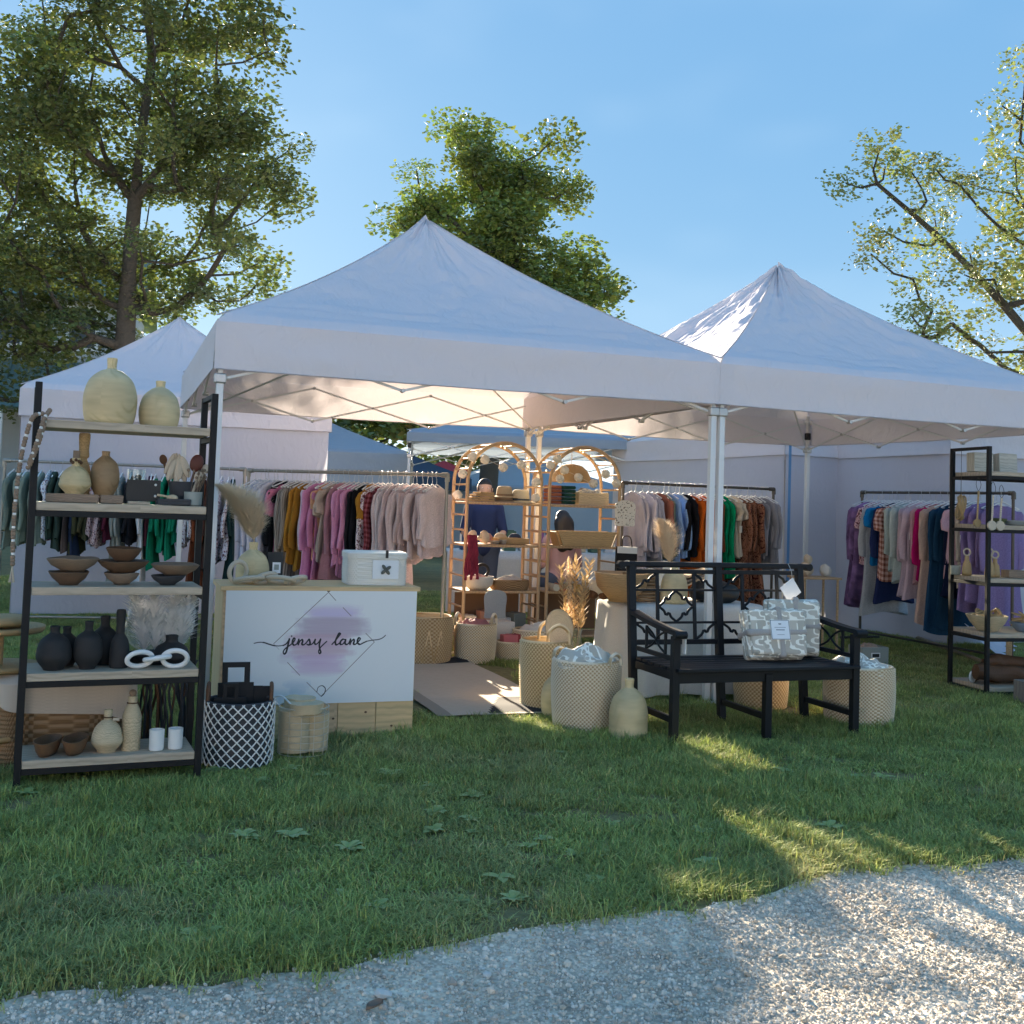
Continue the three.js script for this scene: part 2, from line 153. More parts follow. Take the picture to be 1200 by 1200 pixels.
{ // lawn grass: tufts of bent blades
  const blade = (q, hgt, wid) => { const a = rr(0, 6.28, q), lean = rr(0.3, 1.35, q), L = hgt * rr(0.55, 1.15, q), w = wid * rr(0.7, 1.2, q), ox = rr(-0.03, 0.03, q), oz = rr(-0.03, 0.03, q), dx = Math.cos(a), dz = Math.sin(a); const P = (t) => [ox + dx * lean * L * t * t, L * t * (1 - 0.32 * lean * t), oz + dz * lean * L * t * t]; const p = [], nx = -dz * w, nz = dx * w; const [a0, a1, a2] = [P(0), P(0.55), P(1)]; const tri = (...v) => v.forEach((k) => p.push(...k)); const L0 = [a0[0] - nx, a0[1], a0[2] - nz], R_ = [a0[0] + nx, a0[1], a0[2] + nz], L1 = [a1[0] - nx * 0.8, a1[1], a1[2] - nz * 0.8], R1 = [a1[0] + nx * 0.8, a1[1], a1[2] + nz * 0.8]; tri(L0, R_, R1); tri(L0, R1, L1); tri(L1, R1, a2); return p; };
  const mk = (s, n, R, h, w, al = 0.03) => { const q = rng(s), p = [], c = []; for (let i = 0; i < n; i++) { const b = blade(q, h, w), x = rr(-R, R, q), z = rr(-R, R, q), k = rr(0.6, 1.4, q), dry = q() < 0.045 ? 1 : 0, hgt = 0.75 + 0.5 * vn(x * 9 + s, z * 9); for (let m = 0; m < b.length; m += 3) { p.push(b[m] + x, b[m + 1] * hgt, b[m + 2] + z); c.push(k * (dry ? 1.9 : 1), k * (dry ? 1.25 : 1), k * (dry ? 1.6 : 1)); } } const g = new THREE.BufferGeometry(); g.setAttribute('position', new THREE.Float32BufferAttribute(p, 3)); g.setAttribute('color', new THREE.Float32BufferAttribute(c, 3)); g.computeVertexNormals(); g.setAttribute('uv', new THREE.Float32BufferAttribute(new Float32Array(p.length / 3 * 2), 2)); return g; };
  const gm = phys({ color: 0xffffff, vertexColors: true, roughness: 0.75, transmission: 0.3, thickness: 0, side: THREE.DoubleSide, specularIntensity: 0.35 });
  const r = rng(5), P = 0.1;
  const kinds = [['short green lawn grass around the stalls', mk(1, 330, P, 0.05, 0.0019), 0.2, 0, -16, 0.2], ['longer green grass blades in the near lawn', mk(2, 190, P, 0.075, 0.0019), 0.2, 0, -8.2, 0.24], ['low clover-like green growth in the near lawn', mk(3, 260, P, 0.036, 0.003), 0.2, 0, -7, 0.2], ['thin grass tufts along the road edge', mk(4, 34, 0.035, 0.06, 0.0018), 0.055, 1, -8, 0]];
  kinds.forEach(([label, geo, step, edge, zEnd, inset]) => { const list = [], c = new THREE.Color();
    for (let z = -2.5; z > zEnd; z -= step) for (let x0 = -(0.8 + 0.52 * -z); x0 < 0.8 + 0.52 * -z; x0 += step) { const x = x0 + rr(-0.4, 0.4, r) * step, zz = z + rr(-0.4, 0.4, r) * step, d = roadEdge(x) - zz; if (inRug(x, zz)) continue; if (edge ? d < -0.05 || d > 0.32 || r() > 0.55 + d * 2.5 : d < inset * 0.25) continue; const bare = fbm(x * 1.6 + 20, zz * 1.6, 3); if (bare < 0.3 && r() < 0.5) continue; const patch = clamp(0.5 + (fbm(x * 1.9 + 4, zz * 1.9 + 7, 3) - 0.5) * 1.7); if (!edge && geo === kinds[1][1] && patch < 0.42) continue; list.push([x, zz, (0.75 + 0.55 * patch) * rr(0.85, 1.15, r), fbm(x * 1.7 + 50, zz * 1.7, 3)]); }
    const im = new THREE.InstancedMesh(geo, gm, list.length), m4 = new THREE.Matrix4(), q = new THREE.Quaternion();
    list.forEach(([x, z, s, dr], n) => { m4.compose(V(x, groundY(x, z) - 0.004, z), q.setFromAxisAngle(V(0, 1, 0), r() * 6.28), V(1.05, s, 1.05)); im.setMatrixAt(n, m4); const dry = sst(0.48, 0.75, dr) * 0.4, b = rr(0.78, 1.2, r); im.setColorAt(n, c.setRGB(lerp(GRASS[0], 0.42, dry) * b, lerp(GRASS[1], 0.38, dry) * b, lerp(GRASS[2], 0.18, dry) * b)); });
    im.name = numbered('lawn_grass'); im.castShadow = im.receiveShadow = true; meta(im, label, 'grass', null, 'stuff'); scene.add(im); });
  // broad-leaved weeds
  const leafGeo = (q) => { const L = rr(0.05, 0.11, q), w = L * rr(0.2, 0.34, q), lift = rr(0.2, 0.7, q); return sheet(2, 6, (u, v) => { const s = Math.pow(Math.sin(Math.PI * Math.min(1, v * 0.92 + 0.06)), 0.8) * w; return [(u - 0.5) * 2 * s, 0.012 + L * lift * (v - 0.65 * v * v) + Math.abs(u - 0.5) * 0.3 * s, L * v]; }); };
  const weedMat = [phys({ color: RGB(0.3, 0.39, 0.11), roughness: 0.6, transmission: 0.25, thickness: 0, side: THREE.DoubleSide }), phys({ color: RGB(0.35, 0.44, 0.15), roughness: 0.6, transmission: 0.25, thickness: 0, side: THREE.DoubleSide })];
  const protos = [0, 1, 2, 3].map((k) => { const q = rng(90 + k), w = new THREE.Group(), n = 7 + k * 2; for (let i = 0; i < n; i++) { const m = part('leaf', leafGeo(q), weedMat[k % 2], w); m.rotation.y = i / n * 6.28 + rr(-0.3, 0.3, q); } return w; });
  const wr = rng(77); let cnt = 0;
  for (let i = 0; i < 400 && cnt < 60; i++) { const z = rr(-6, -3.2, wr), x = rr(-2.2, 2.2, wr), d = roadEdge(x) - z; if (d < 0.06 || Math.abs(x / z) > 0.47) continue; const w = protos[i % 4].clone(); w.name = numbered('broadleaf_weed'); const s = rr(0.35, 0.8, wr); w.scale.set(s, s, s); w.position.set(x, groundY(x, z), z); w.rotation.y = rr(0, 6, wr); scene.add(w); meta(w, 'low rosette of broad green weed leaves growing in the lawn', 'weed', 'broad-leaved weeds in the lawn'); cnt++; }
}
// ---------- pop-up tents ----------
function tent(o) {
  const { W, eave, peak, val = 0.32, seed = 1, cloth = M.canopy } = o, h = W / 2, g = thing(o.name, o.label, 'tent', [o.pos[0], 0, o.pos[1]], o.rot, o.group);
  const spin = (geo, k) => geo.rotateY(k * Math.PI / 2), wr = o.wrinkle ?? 0.008;
  for (let k = 0; k < 4; k++) {
    const roof = sheet(72, 56, (u, v) => { const t = Math.pow(v, 0.9), a = (u * 2 - 1), x = a * (1 - t) * h, z = (1 - t) * h; const sag = 0.05 * (1 - a * a) * Math.sin(Math.PI * Math.min(1, t * 1.1));
      const s = seed * 7 + k * 13, rad = fbm(a * 7 + s, t * 2.2 + s, 3) - 0.5, cr = fbm(x * 7 + s, t * 16, 3) - 0.5, edge = sst(0, 0.04, t) * sst(0, 0.1, 1 - Math.abs(a)); const low = Math.exp(-Math.pow((t - 0.16) / 0.09, 2)) * (fbm(x * 2.2 + s, t * 34 + x, 3) - 0.5);
      const dy = edge * wr * (3.6 * rad * sst(0.25, 0.8, t) + 1.8 * cr * sst(0.12, 0.4, t) + 2.6 * low + 1.2 * (fbm(x * 1.6 + s, t * 5, 2) - 0.5));
      return [x, eave + (peak - eave) * (0.72 * t + 0.28 * t * t) - sag + dy - (t < 0.035 ? 0.035 * Math.pow(1 - t / 0.035, 2) : 0), z + 0.004]; }, (u, v) => [(u - 0.5) * W * (1 - v), v * h * 1.2]);
    part('roof_panel', spin(roof, k), cloth, g);
    part('hip_seam', spin(tube(Array.from({ length: 12 }, (_, i) => { const t = i / 11 * 0.985; return [(1 - t) * h, eave + (peak - eave) * (0.72 * t + 0.28 * t * t) + 0.002, (1 - t) * h + 0.004]; }), 0.005, 40, 5), k), cloth, g);
    const va = sheet(48, 8, (u, v) => { const x = (u - 0.5) * (W + 0.014), n = fbm(u * 5 + seed * 3 + k, v * 1.5, 2) - 0.5 + 0.35 * (fbm(u * 22 + seed, v * 2.5 + u * 6, 2) - 0.5); return [x, eave - 0.034 - v * (val - 0.034) - 0.012 * v * Math.sin(u * Math.PI), h + 0.006 + 0.028 * n * Math.sin(Math.PI * Math.min(1, v)) * sst(0, 0.1, u) * sst(0, 0.1, 1 - u) + 0.006 * v]; }, (u, v) => [u * W, v * val]);
    const vm = part('valance', spin(va, k), cloth, g);
    part('hem', spin(J(rod([-h, eave - val + 0.002, h + 0.012], [0, eave - val - 0.01, h + 0.012], 0.0035, 5), rod([0, eave - val - 0.01, h + 0.012], [h, eave - val + 0.002, h + 0.012], 0.0035, 5)), k), cloth, vm);
    if (o.frame !== false) {
      const yt = eave - 0.07, yb = eave - 0.37, z = h - 0.035, n = o.cells ?? 3;
      for (let i = 0; i < n; i++) { const x0 = lerp(-h + 0.05, h - 0.05, i / n), x1 = lerp(-h + 0.05, h - 0.05, (i + 1) / n);
        part('truss_bar', spin(bar([x0, yt, z - 0.008], [x1, yb, z - 0.008], 0.016, 0.012), k), M.whitemetal, g); part('truss_bar', spin(bar([x0, yb, z + 0.008], [x1, yt, z + 0.008], 0.016, 0.012), k), M.whitemetal, g);
        part('bolt', spin(J(rod([(x0 + x1) / 2, (yt + yb) / 2, z - 0.02], [(x0 + x1) / 2, (yt + yb) / 2, z + 0.02], 0.012, 6), ...(i ? [rod([x0, yt, z - 0.02], [x0, yt, z + 0.02], 0.014, 6), rod([x0, yb, z - 0.02], [x0, yb, z + 0.02], 0.014, 6)] : [])), k), M.steel, g); }
      const cx = h - 0.035, leg = part('leg', spin(mv(J(box(0, 0.75 + (yb - 0.79) / 2 - 0.36, 0, 0.042, yb - 0.04, 0.042, 0.004), box(0, (eave + yb) / 2, 0, 0.03, eave - yb, 0.03, 0.003), box(0, 0.01, 0, 0.09, 0.012, 0.09, 0.003)), cx, 0, cx), k), M.whitemetal, g);
      part('slider_bracket', spin(mv(box(0, yb, 0, 0.07, 0.06, 0.07, 0.01), cx, 0, cx), k), M.steel, leg);
      part('top_bracket', spin(mv(box(0, yt, 0, 0.07, 0.045, 0.07, 0.01), cx, 0, cx), k), M.whitemetal, leg);
      part('latch', spin(mv(box(0, yb + 0.15, 0, 0.05, 0.075, 0.05, 0.008), cx, 0, cx), k), M.blackplastic, leg);
      part('roof_strut', spin(bar([cx - 0.03, yb, cx - 0.03], [0.03, eave + (peak - eave) * 0.3, 0.03], 0.016, 0.012), k), M.whitemetal, g);
    }
  }
  if (o.frame !== false) part('centre_post', J(rod([0, eave + 0.2, 0], [0, peak - 0.04, 0], 0.016), box(0, eave + (peak - eave) * 0.3, 0, 0.09, 0.05, 0.09, 0.01)), M.whitemetal, g);
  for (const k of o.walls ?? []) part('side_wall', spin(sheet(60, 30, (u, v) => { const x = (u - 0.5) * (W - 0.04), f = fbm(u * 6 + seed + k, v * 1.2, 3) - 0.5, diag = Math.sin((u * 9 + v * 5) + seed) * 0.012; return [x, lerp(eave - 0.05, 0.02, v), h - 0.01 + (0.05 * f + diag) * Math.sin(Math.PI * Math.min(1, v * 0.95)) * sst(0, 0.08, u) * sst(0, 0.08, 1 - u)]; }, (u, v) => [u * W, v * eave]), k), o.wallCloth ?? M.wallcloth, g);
  return g;
}
const TR = 0.3443;
tent({ name: 'canopy_tent', label: 'white pop-up canopy tent over the sign counter and arched shelves', pos: [-0.737, -8.633], rot: TR, W: 3.38, eave: 2.364, peak: 3.53, seed: 1, wrinkle: 0.026 });
tent({ name: 'canopy_tent', label: 'white pop-up canopy tent over the black bench', pos: [2.323, -9.824], rot: 0.3997, W: 3.38, eave: 2.364, peak: 3.5, seed: 4, wrinkle: 0.036 });
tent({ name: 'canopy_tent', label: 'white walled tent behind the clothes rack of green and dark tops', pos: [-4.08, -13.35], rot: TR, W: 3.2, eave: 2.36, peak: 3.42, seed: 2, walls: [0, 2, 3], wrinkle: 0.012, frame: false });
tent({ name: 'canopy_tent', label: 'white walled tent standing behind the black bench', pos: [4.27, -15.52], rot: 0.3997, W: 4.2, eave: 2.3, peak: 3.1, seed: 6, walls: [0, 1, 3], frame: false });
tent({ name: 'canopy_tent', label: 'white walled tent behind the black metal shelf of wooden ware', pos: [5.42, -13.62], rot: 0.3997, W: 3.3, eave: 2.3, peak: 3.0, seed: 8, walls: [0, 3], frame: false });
tent({ name: 'canopy_tent', label: 'pale blue open canopy tent behind the two arched shelves', pos: [0.55, -18.4], rot: 0.08, W: 4.5, eave: 2.32, peak: 3.0, val: 0.16, seed: 9, cloth: M.bluecloth, cells: 4 });
tent({ name: 'canopy_tent', label: 'blue walled tent far behind the rack of pink tops', pos: [-4.05, -20.3], rot: 0.12, W: 4.2, eave: 2.1, peak: 3.0, seed: 10, cloth: M.bluecloth, walls: [0, 1], wallCloth: M.bluecloth, frame: false });
tent({ name: 'canopy_tent', label: 'low blue peaked tent farthest behind the left arched shelf', pos: [0.35, -31], rot: 0.2, W: 5, eave: 1.75, peak: 2.75, seed: 11, cloth: M.bluecloth, walls: [0, 1], wallCloth: M.bluecloth, frame: false });
tent({ name: 'canopy_tent', label: 'dark navy canopy far behind beside the red canopy', pos: [-3.1, -28.5], rot: 0.3, W: 3.4, eave: 1.9, peak: 2.7, seed: 12, cloth: M.navycloth, frame: false });
tent({ name: 'canopy_tent', label: 'small red canopy far behind the rack of pink tops', pos: [-2.0, -33], rot: 0.1, W: 3, eave: 1.95, peak: 2.5, seed: 13, cloth: M.redcloth, frame: false });
[['at the end beyond the vases', -10], ['opposite the sign counter and the vases', -6.4], ['opposite the rug and baskets', -2.8], ['opposite the black bench', 0.8], ['opposite the rack of pastel tops', 4.4], ['opposite the black shelf of wooden ware', 8]].forEach(([w, x], i) => tent({ name: 'canopy_tent', label: `white walled tent across the gravel lane ${w}`, pos: [x, 10.9], rot: Math.PI, W: 3.38, eave: 2.36, peak: 3.5, seed: 20 + i, walls: [0], frame: false }));
single('wall_skirt', sheet(30, 10, (u, v) => [lerp(-0.55, 0.55, u), 0.34 * Math.pow(1 - v, 1.6) + 0.03 + 0.04 * (fbm(u * 8, v * 5, 3)), -0.1 + 0.4 * v + 0.06 * Math.sin(u * 14) * v]), M.wallcloth, 'white wall skirt lying bunched on the grass under the pastel tops', 'cloth', [4.62, 0, -10.98], 1.1);
single('blue_strap', box(0, 1.3, 0, 0.03, 1.9, 0.01), mat({ color: RGB(0.14, 0.32, 0.6) }), 'upright blue strap beside the rear tent pole', 'strap', [3.07, 0, -12.2], 0.4);
// ---------- trees, house ----------
function leafMass(seed, n, size) { const q = rng(seed), p = [], col = []; for (let i = 0; i < n; i++) { const c = V(rr(-1, 1, q), rr(-1, 1, q), rr(-1, 1, q)); if (c.length() > 1) c.normalize().multiplyScalar(rr(0.55, 1, q)); const cl = Math.floor(i / 6), sub = V(hash(cl, seed) - 0.5, hash(cl, seed + 1) - 0.5, hash(cl, seed + 2) - 0.5).multiplyScalar(1.9); c.multiplyScalar(0.42).add(sub).multiplyScalar(0.8); c.y = c.y * 0.62 - 0.1 * Math.hypot(c.x, c.z);
    const e = new THREE.Euler(rr(-0.9, 0.9, q), rr(0, 6.28, q), rr(-0.9, 0.9, q)), s = size * rr(0.6, 1.2, q), k = rr(0.75, 1.3, q), y = rr(0.85, 1.25, q); const pts = [[0, 0, 0], [-0.38, 0.06, 0.4], [0, -0.03, 0.5], [0.38, 0.06, 0.4], [0, 0.02, 1]].map((a) => V(...a).multiplyScalar(s).applyEuler(e).add(c)); const f = (a, b, d) => { p.push(...[pts[a], pts[b], pts[d]].flatMap((x) => [x.x, x.y, x.z])); for (let m = 0; m < 3; m++) col.push(k * y, k, k); }; f(0, 3, 1); f(1, 3, 4); }
  const g = new THREE.BufferGeometry(); g.setAttribute('position', new THREE.Float32BufferAttribute(p, 3)); g.setAttribute('color', new THREE.Float32BufferAttribute(col, 3)); g.computeVertexNormals(); g.setAttribute('uv', new THREE.Float32BufferAttribute(new Float32Array(p.length / 3 * 2), 2)); return g; }
const leafMat = phys({ color: 0xffffff, vertexColors: true, roughness: 0.65, transmission: 0.42, thickness: 0, side: THREE.DoubleSide });
function tree(o) { // o.targets: [x, y, z, spread, clumps] relative to the base
  const q = rng(o.seed), g = thing(o.name, o.label, 'tree', [o.pos[0], -0.05, o.pos[1]], 0, o.group), nodes = [{ p: V(0, 0, 0), kids: 0, up: -1 }];
  const top = o.trunkTop; const lean = o.lean ?? [0, 0]; for (let i = 1; i <= 14; i++) { const t = i / 14; nodes.push({ p: V(lean[0] * t + 0.12 * Math.sin(t * 4 + o.seed), top * t, lean[1] * t + 0.1 * Math.cos(t * 3)), kids: 0, up: nodes.length - 1 }); }
  for (const l of o.limbs ?? []) { let up = nodes.reduce((b, n, i) => (n.p.distanceTo(V(...l[0])) < nodes[b].p.distanceTo(V(...l[0])) ? i : b), 0); for (const c of l) { nodes.push({ p: V(...c), kids: 1, up }); up = nodes.length - 1; } }
  const tg = o.targets.map((t) => ({ t, p: V(t[0], t[1], t[2]) })).sort((a, b) => Math.hypot(a.p.x, a.p.z) - Math.hypot(b.p.x, b.p.z));
  for (const { p } of tg) { let best = -1, bd = 1e9; nodes.forEach((n, i) => { if (i < 4) return; const rise = p.y - n.p.y, hd = Math.hypot(p.x - n.p.x, p.z - n.p.z), d = Math.hypot(hd, rise) + (rise < 0.35 * hd ? (0.35 * hd - rise) * 1.6 : 0); if (d < bd) { bd = d; best = i; } });
    const a = nodes[best].p, k = Math.max(2, Math.round(a.distanceTo(p) / 0.5)); let up = best; for (let i = 1; i <= k; i++) { const t = i / k, m = a.clone().lerp(p, t); m.y -= 0.18 * bd * Math.sin(Math.PI * t) * 0.5; m.x += rr(-0.06, 0.06, q); m.z += rr(-0.06, 0.06, q); nodes.push({ p: m, kids: 0, up }); up = nodes.length - 1; } }
  for (let i = nodes.length - 1; i > 0; i--) { nodes[i].kids += 1; nodes[nodes[i].up].kids += nodes[i].kids; }
  const all = nodes[0].kids, rad = (k) => Math.max(o.twig ?? 0.008, o.trunkR * Math.pow(k / all, 0.46)), wood = [];
  for (let i = 1; i < nodes.length; i++) { const n = nodes[i], u = nodes[n.up], r1 = rad(n.kids), r0 = Math.min(rad(u.kids), r1 * 1.35 + 0.004); wood.push(rod(u.p.toArray(), n.p.toArray(), r0, r1 > 0.03 ? 8 : 4, r1)); }
  part('trunk', J(wood), M.bark, g);
  const avg = o.targets.reduce((s, t) => s + t[3], 0) / o.targets.length, per = 0.75 * (o.leaves ?? 9) * o.targets.reduce((s, t) => s + t[4], 0) / o.targets.length, m4 = new THREE.Matrix4(), qu = new THREE.Quaternion(), c = new THREE.Color(), cr = new THREE.Group(); cr.name = 'crown'; g.add(cr); let n = 0;
  for (let v = 0; v < 3; v++) { const tg3 = o.targets.filter((_, i) => i % 3 === v), im = new THREE.InstancedMesh(leafMass(o.seed + v * 9, Math.round(per), (o.leafSize ?? 0.1) / avg), leafMat, tg3.length);
    tg3.forEach(([x, y, z, s, k], i) => { const tone = rr(0.75, 1.3, q), sc = s * 1.1; m4.compose(V(x, y, z), qu.setFromEuler(new THREE.Euler(rr(-0.3, 0.3, q), rr(0, 6.3, q), rr(-0.3, 0.3, q))), V(sc, sc, sc)); im.setMatrixAt(i, m4); const col = o.color ?? [0.125, 0.17, 0.04]; im.setColorAt(i, c.setRGB(col[0] * tone, col[1] * tone, col[2] * tone)); });
    im.name = 'leaves'; im.userData.kind = 'stuff'; im.castShadow = im.receiveShadow = true; cr.add(im); }
  return g;
}
function crown(seed, blobs, n, spread, k) { const q = rng(seed), out = []; const vol = blobs.map((b) => b[3] * b[4] * b[5]), sum = vol.reduce((a, b) => a + b); let tries = 0; while (out.length < n && tries++ < n * 60) { let w = q() * sum, i = 0; while (w > vol[i]) w -= vol[i++]; const b = blobs[i]; const d = V(rr(-1, 1, q), rr(-1, 1, q), rr(-1, 1, q)), l = d.length(); if (l > 1 || (l < 0.45 && q() < 0.7)) continue; const p = [b[0] + d.x * b[3], b[1] + d.y * b[4], b[2] + d.z * b[5]]; if (out.some((a) => Math.hypot(a[0] - p[0], a[1] - p[1], a[2] - p[2]) < spread * 0.62)) continue; out.push([...p, spread * rr(0.75, 1.2, q), Math.round(k * rr(0.7, 1.3, q))]); } return out; }
tree({ name: 'maple_tree', label: 'large dark leafy tree rising behind the white walled tent and green tops', pos: [-6.35, -18], seed: 21, trunkTop: 8.6, trunkR: 0.17, lean: [0.15, 0],
  targets: crown(3, [[0, 7.6, 0, 2.45, 3.3, 2.3], [0.9, 4.9, 0, 1.7, 0.9, 1.6], [-1.1, 4.7, 0, 1.9, 1.1, 1.5], [1.5, 6.6, 0, 1.5, 1.3, 1.3], [-1.4, 7.0, 0, 1.7, 1.5, 1.5], [-1.6, 4.2, 0, 1.6, 0.9, 1.5]], 215, 0.47, 50).filter((t) => !(t[2] > -0.1 && Math.abs(t[0]) < 0.5 && t[1] < 8.2)), leafSize: 0.085 });
tree({ name: 'maple_tree', label: 'dark tree whose leafy edge overhangs the green-roofed house', pos: [-10.2, -19.5], seed: 22, trunkTop: 8, trunkR: 0.18,
  targets: crown(5, [[0, 7.4, 0, 2.3, 3.6, 2.2], [0.3, 4.2, 0, 2.4, 1.5, 2]], 95, 0.55, 45), leafSize: 0.09 });
tree({ name: 'round_tree', label: 'full green twin-crowned tree rising behind the peak of the white canopy', pos: [-0.45, -28], seed: 23, trunkTop: 7.6, trunkR: 0.24, leaves: 10, clumpSize: 0.24, leafSize: 0.12, color: [0.2, 0.27, 0.055],
  targets: crown(7, [[-1.05, 8.4, 0, 1.75, 2.6, 1.7], [-1.75, 7.2, 0, 1.35, 1.5, 1.3], [1.05, 8.2, 0, 1.35, 2.8, 1.5], [1.5, 6.4, 0, 1.35, 1.5, 1.5], [-0.6, 6.2, 0, 1.7, 1.6, 1.6]], 130, 0.62, 50) });
{
  const C = [[4.87, 6.29], [5.14, 6.64], [5.49, 6.6], [5.68, 6.31], [5.99, 6.39], [6.37, 6.21], [6.72, 6.35], [5.81, 5.87], [6.19, 5.82], [5.26, 5.5], [5.1, 5.12], [5.94, 5.31], [5.86, 4.87], [6.29, 4.82], [6.63, 5.27], [6.94, 5.63], [7.12, 6.11], [7.24, 6.68], [7.08, 7.44], [7.23, 7.96], [6.76, 4.77], [7.04, 4.5], [5.65, 4.21], [6.03, 4.02], [5.96, 4.34], [6.46, 4.23], [6.9, 3.96], [7.27, 3.6], [7.29, 4.79], [7.38, 5.36], [7.44, 5.93], [7.55, 7.08], [7.7, 4.8], [7.77, 3.93], [7.71, 3.43], [7.87, 6.45]];
  const tx = 8.35, q = rng(9), tg = C.map(([x, y]) => [x - tx, y, rr(-0.5, 0.5, q), x > 7.3 ? 0.55 : 0.36, x > 7.3 ? 55 : 30]);
  for (let i = 0; i < 26; i++) tg.push([rr(-0.4, 2.2, q), rr(4.2, 10.2, q), rr(-1.8, 1.8, q), 0.6, 50]);
  tree({ name: 'maple_tree', label: 'tree at the right reaching a bare leafy limb over the white canopy', pos: [tx, -16], seed: 24, trunkTop: 8.5, trunkR: 0.115, leafSize: 0.085, clumpSize: 0.14, targets: tg, twig: 0.005, color: [0.22, 0.27, 0.08],
    limbs: [[[-0.1, 2.6, 0], [-0.82, 3.95, 0.05], [-1.25, 4.45, 0.05], [-1.69, 4.95, 0], [-2.23, 5.47, 0], [-2.66, 5.83, 0], [-3.15, 6.2, 0.05]], [[-0.05, 2.9, 0], [-0.88, 3.78, 0.3], [-1.7, 3.72, 0.4]]] });
}
{
  const bt = tree({ name: 'background_tree', label: 'green background tree standing beyond the tents', pos: [-4.6, -36], seed: 31, trunkTop: 3.4, trunkR: 0.14, leaves: 9, clumpSize: 0.34, leafSize: 0.24, color: [0.2, 0.26, 0.06], group: 'trees beyond the tents', targets: crown(13, [[0, 3.0, 0, 2.6, 1.9, 2], [0.6, 1.4, 0, 2.7, 1.3, 2]], 40, 0.85, 42) });
  for (const [x, z, a, s] of [[-1.4, -39, 2, 0.85], [-8.4, -37, 1, 1.1], [-12.5, -36, 3, 1.2], [6.2, -41, 5, 0.8], [-17, -34, 1.9, 1.2]]) dup(bt, [x, -0.05, z], a).scale.set(s, s, s);
}
{ // house with a ribbed metal porch roof
  const h = thing('house', 'grey-sided house with green ribbed metal roof seen past the trees', 'house', [-15.6, 0, -31], 0.25);
  part('wall', box(0, 3.4, -2.5, 9, 6.8, 5), M.paint, h);
  for (let i = 0; i < 26; i++) part('siding_board', box(0, 0.4 + i * 0.25, 0.012 + 0.004, 9, 0.24, 0.03), M.paint, h);
  const roof = part('porch_roof', mv(box(0, 0, 0, 9.6, 0.08, 2.6).rotateX(0.62), 0, 4.15, 1.05), mat({ color: RGB(0.13, 0.19, 0.17), roughness: 0.4, metalness: 0.4 }), h);
  for (let i = 0; i < 24; i++) part('roof_rib', mv(box(0, 0.06, 0, 0.05, 0.06, 2.6).rotateX(0.62), -4.6 + i * 0.4, 4.15, 1.05), roof.material, roof);
  for (const x of [-3, -1, 1.2, 3.2]) { const w = part('window', box(x, 5.9, 0.06, 0.9, 1.3, 0.06), mat({ color: RGB(0.8, 0.8, 0.8) }), h); part('pane', box(x, 5.9, 0.095, 0.7, 1.1, 0.01), mat({ color: RGB(0.05, 0.06, 0.08), roughness: 0.1 }), w); }
  for (const x of [-4.4, -1.5, 1.5, 4.4]) part('porch_post', box(x, 1.7, 2.0, 0.14, 3.4, 0.14, 0.01), M.whitemetal, h);
  part('main_roof', mv(J(box(0, 0, 0, 9.8, 0.1, 3.6).rotateX(0.6), mv(box(0, 0, 0, 9.8, 0.1, 3.6).rotateX(-0.6), 0, 0, -2.9)), 0, 7.7, -1.05), roof.material, h);
}
// ---------- clothes racks ----------
const TG = {
  tie: dataTex(128, 128, (u, v) => { const a = fbm(u * 5 + 2 * fbm(u * 4, v * 4, 2, 4), v * 5, 4, 0); return mono([1, 1, 1], 0.62 + 0.55 * a); }, 3),
  flower: dataTex(256, 256, (u, v) => { const a = vn(u * 20, v * 20, 20), b = vn(u * 34 + 7, v * 34, 34); return a > 0.72 ? [0.5, 0.32, 0.36] : b > 0.75 ? [0.62, 0.6, 0.5] : [1, 1, 1]; }, 4),
  check: dataTex(64, 64, (u, v) => { const a = (u * 4) % 1 < 0.5, b = (v * 4) % 1 < 0.5; return a && b ? [0.62, 0.45, 0.42] : a || b ? [0.85, 0.74, 0.7] : [1, 1, 1]; }, 6),
  stripe: dataTex(64, 64, (u) => ((u * 8) % 1 < 0.28 ? [0.7, 0.68, 0.66] : [1, 1, 1]), 5, 5),
  plain: dataTex(128, 128, (u, v) => 0.85 + 0.15 * vn(u * 50, v * 50, 50), 6),
};
const clothMats = {};
function clothMat(c, pat) { const k = c.join() + pat; return clothMats[k] ??= phys({ color: RGB(...c), map: TG[pat ?? 'plain'], roughness: 0.95, side: THREE.DoubleSide, specularIntensity: 0.3 }); }
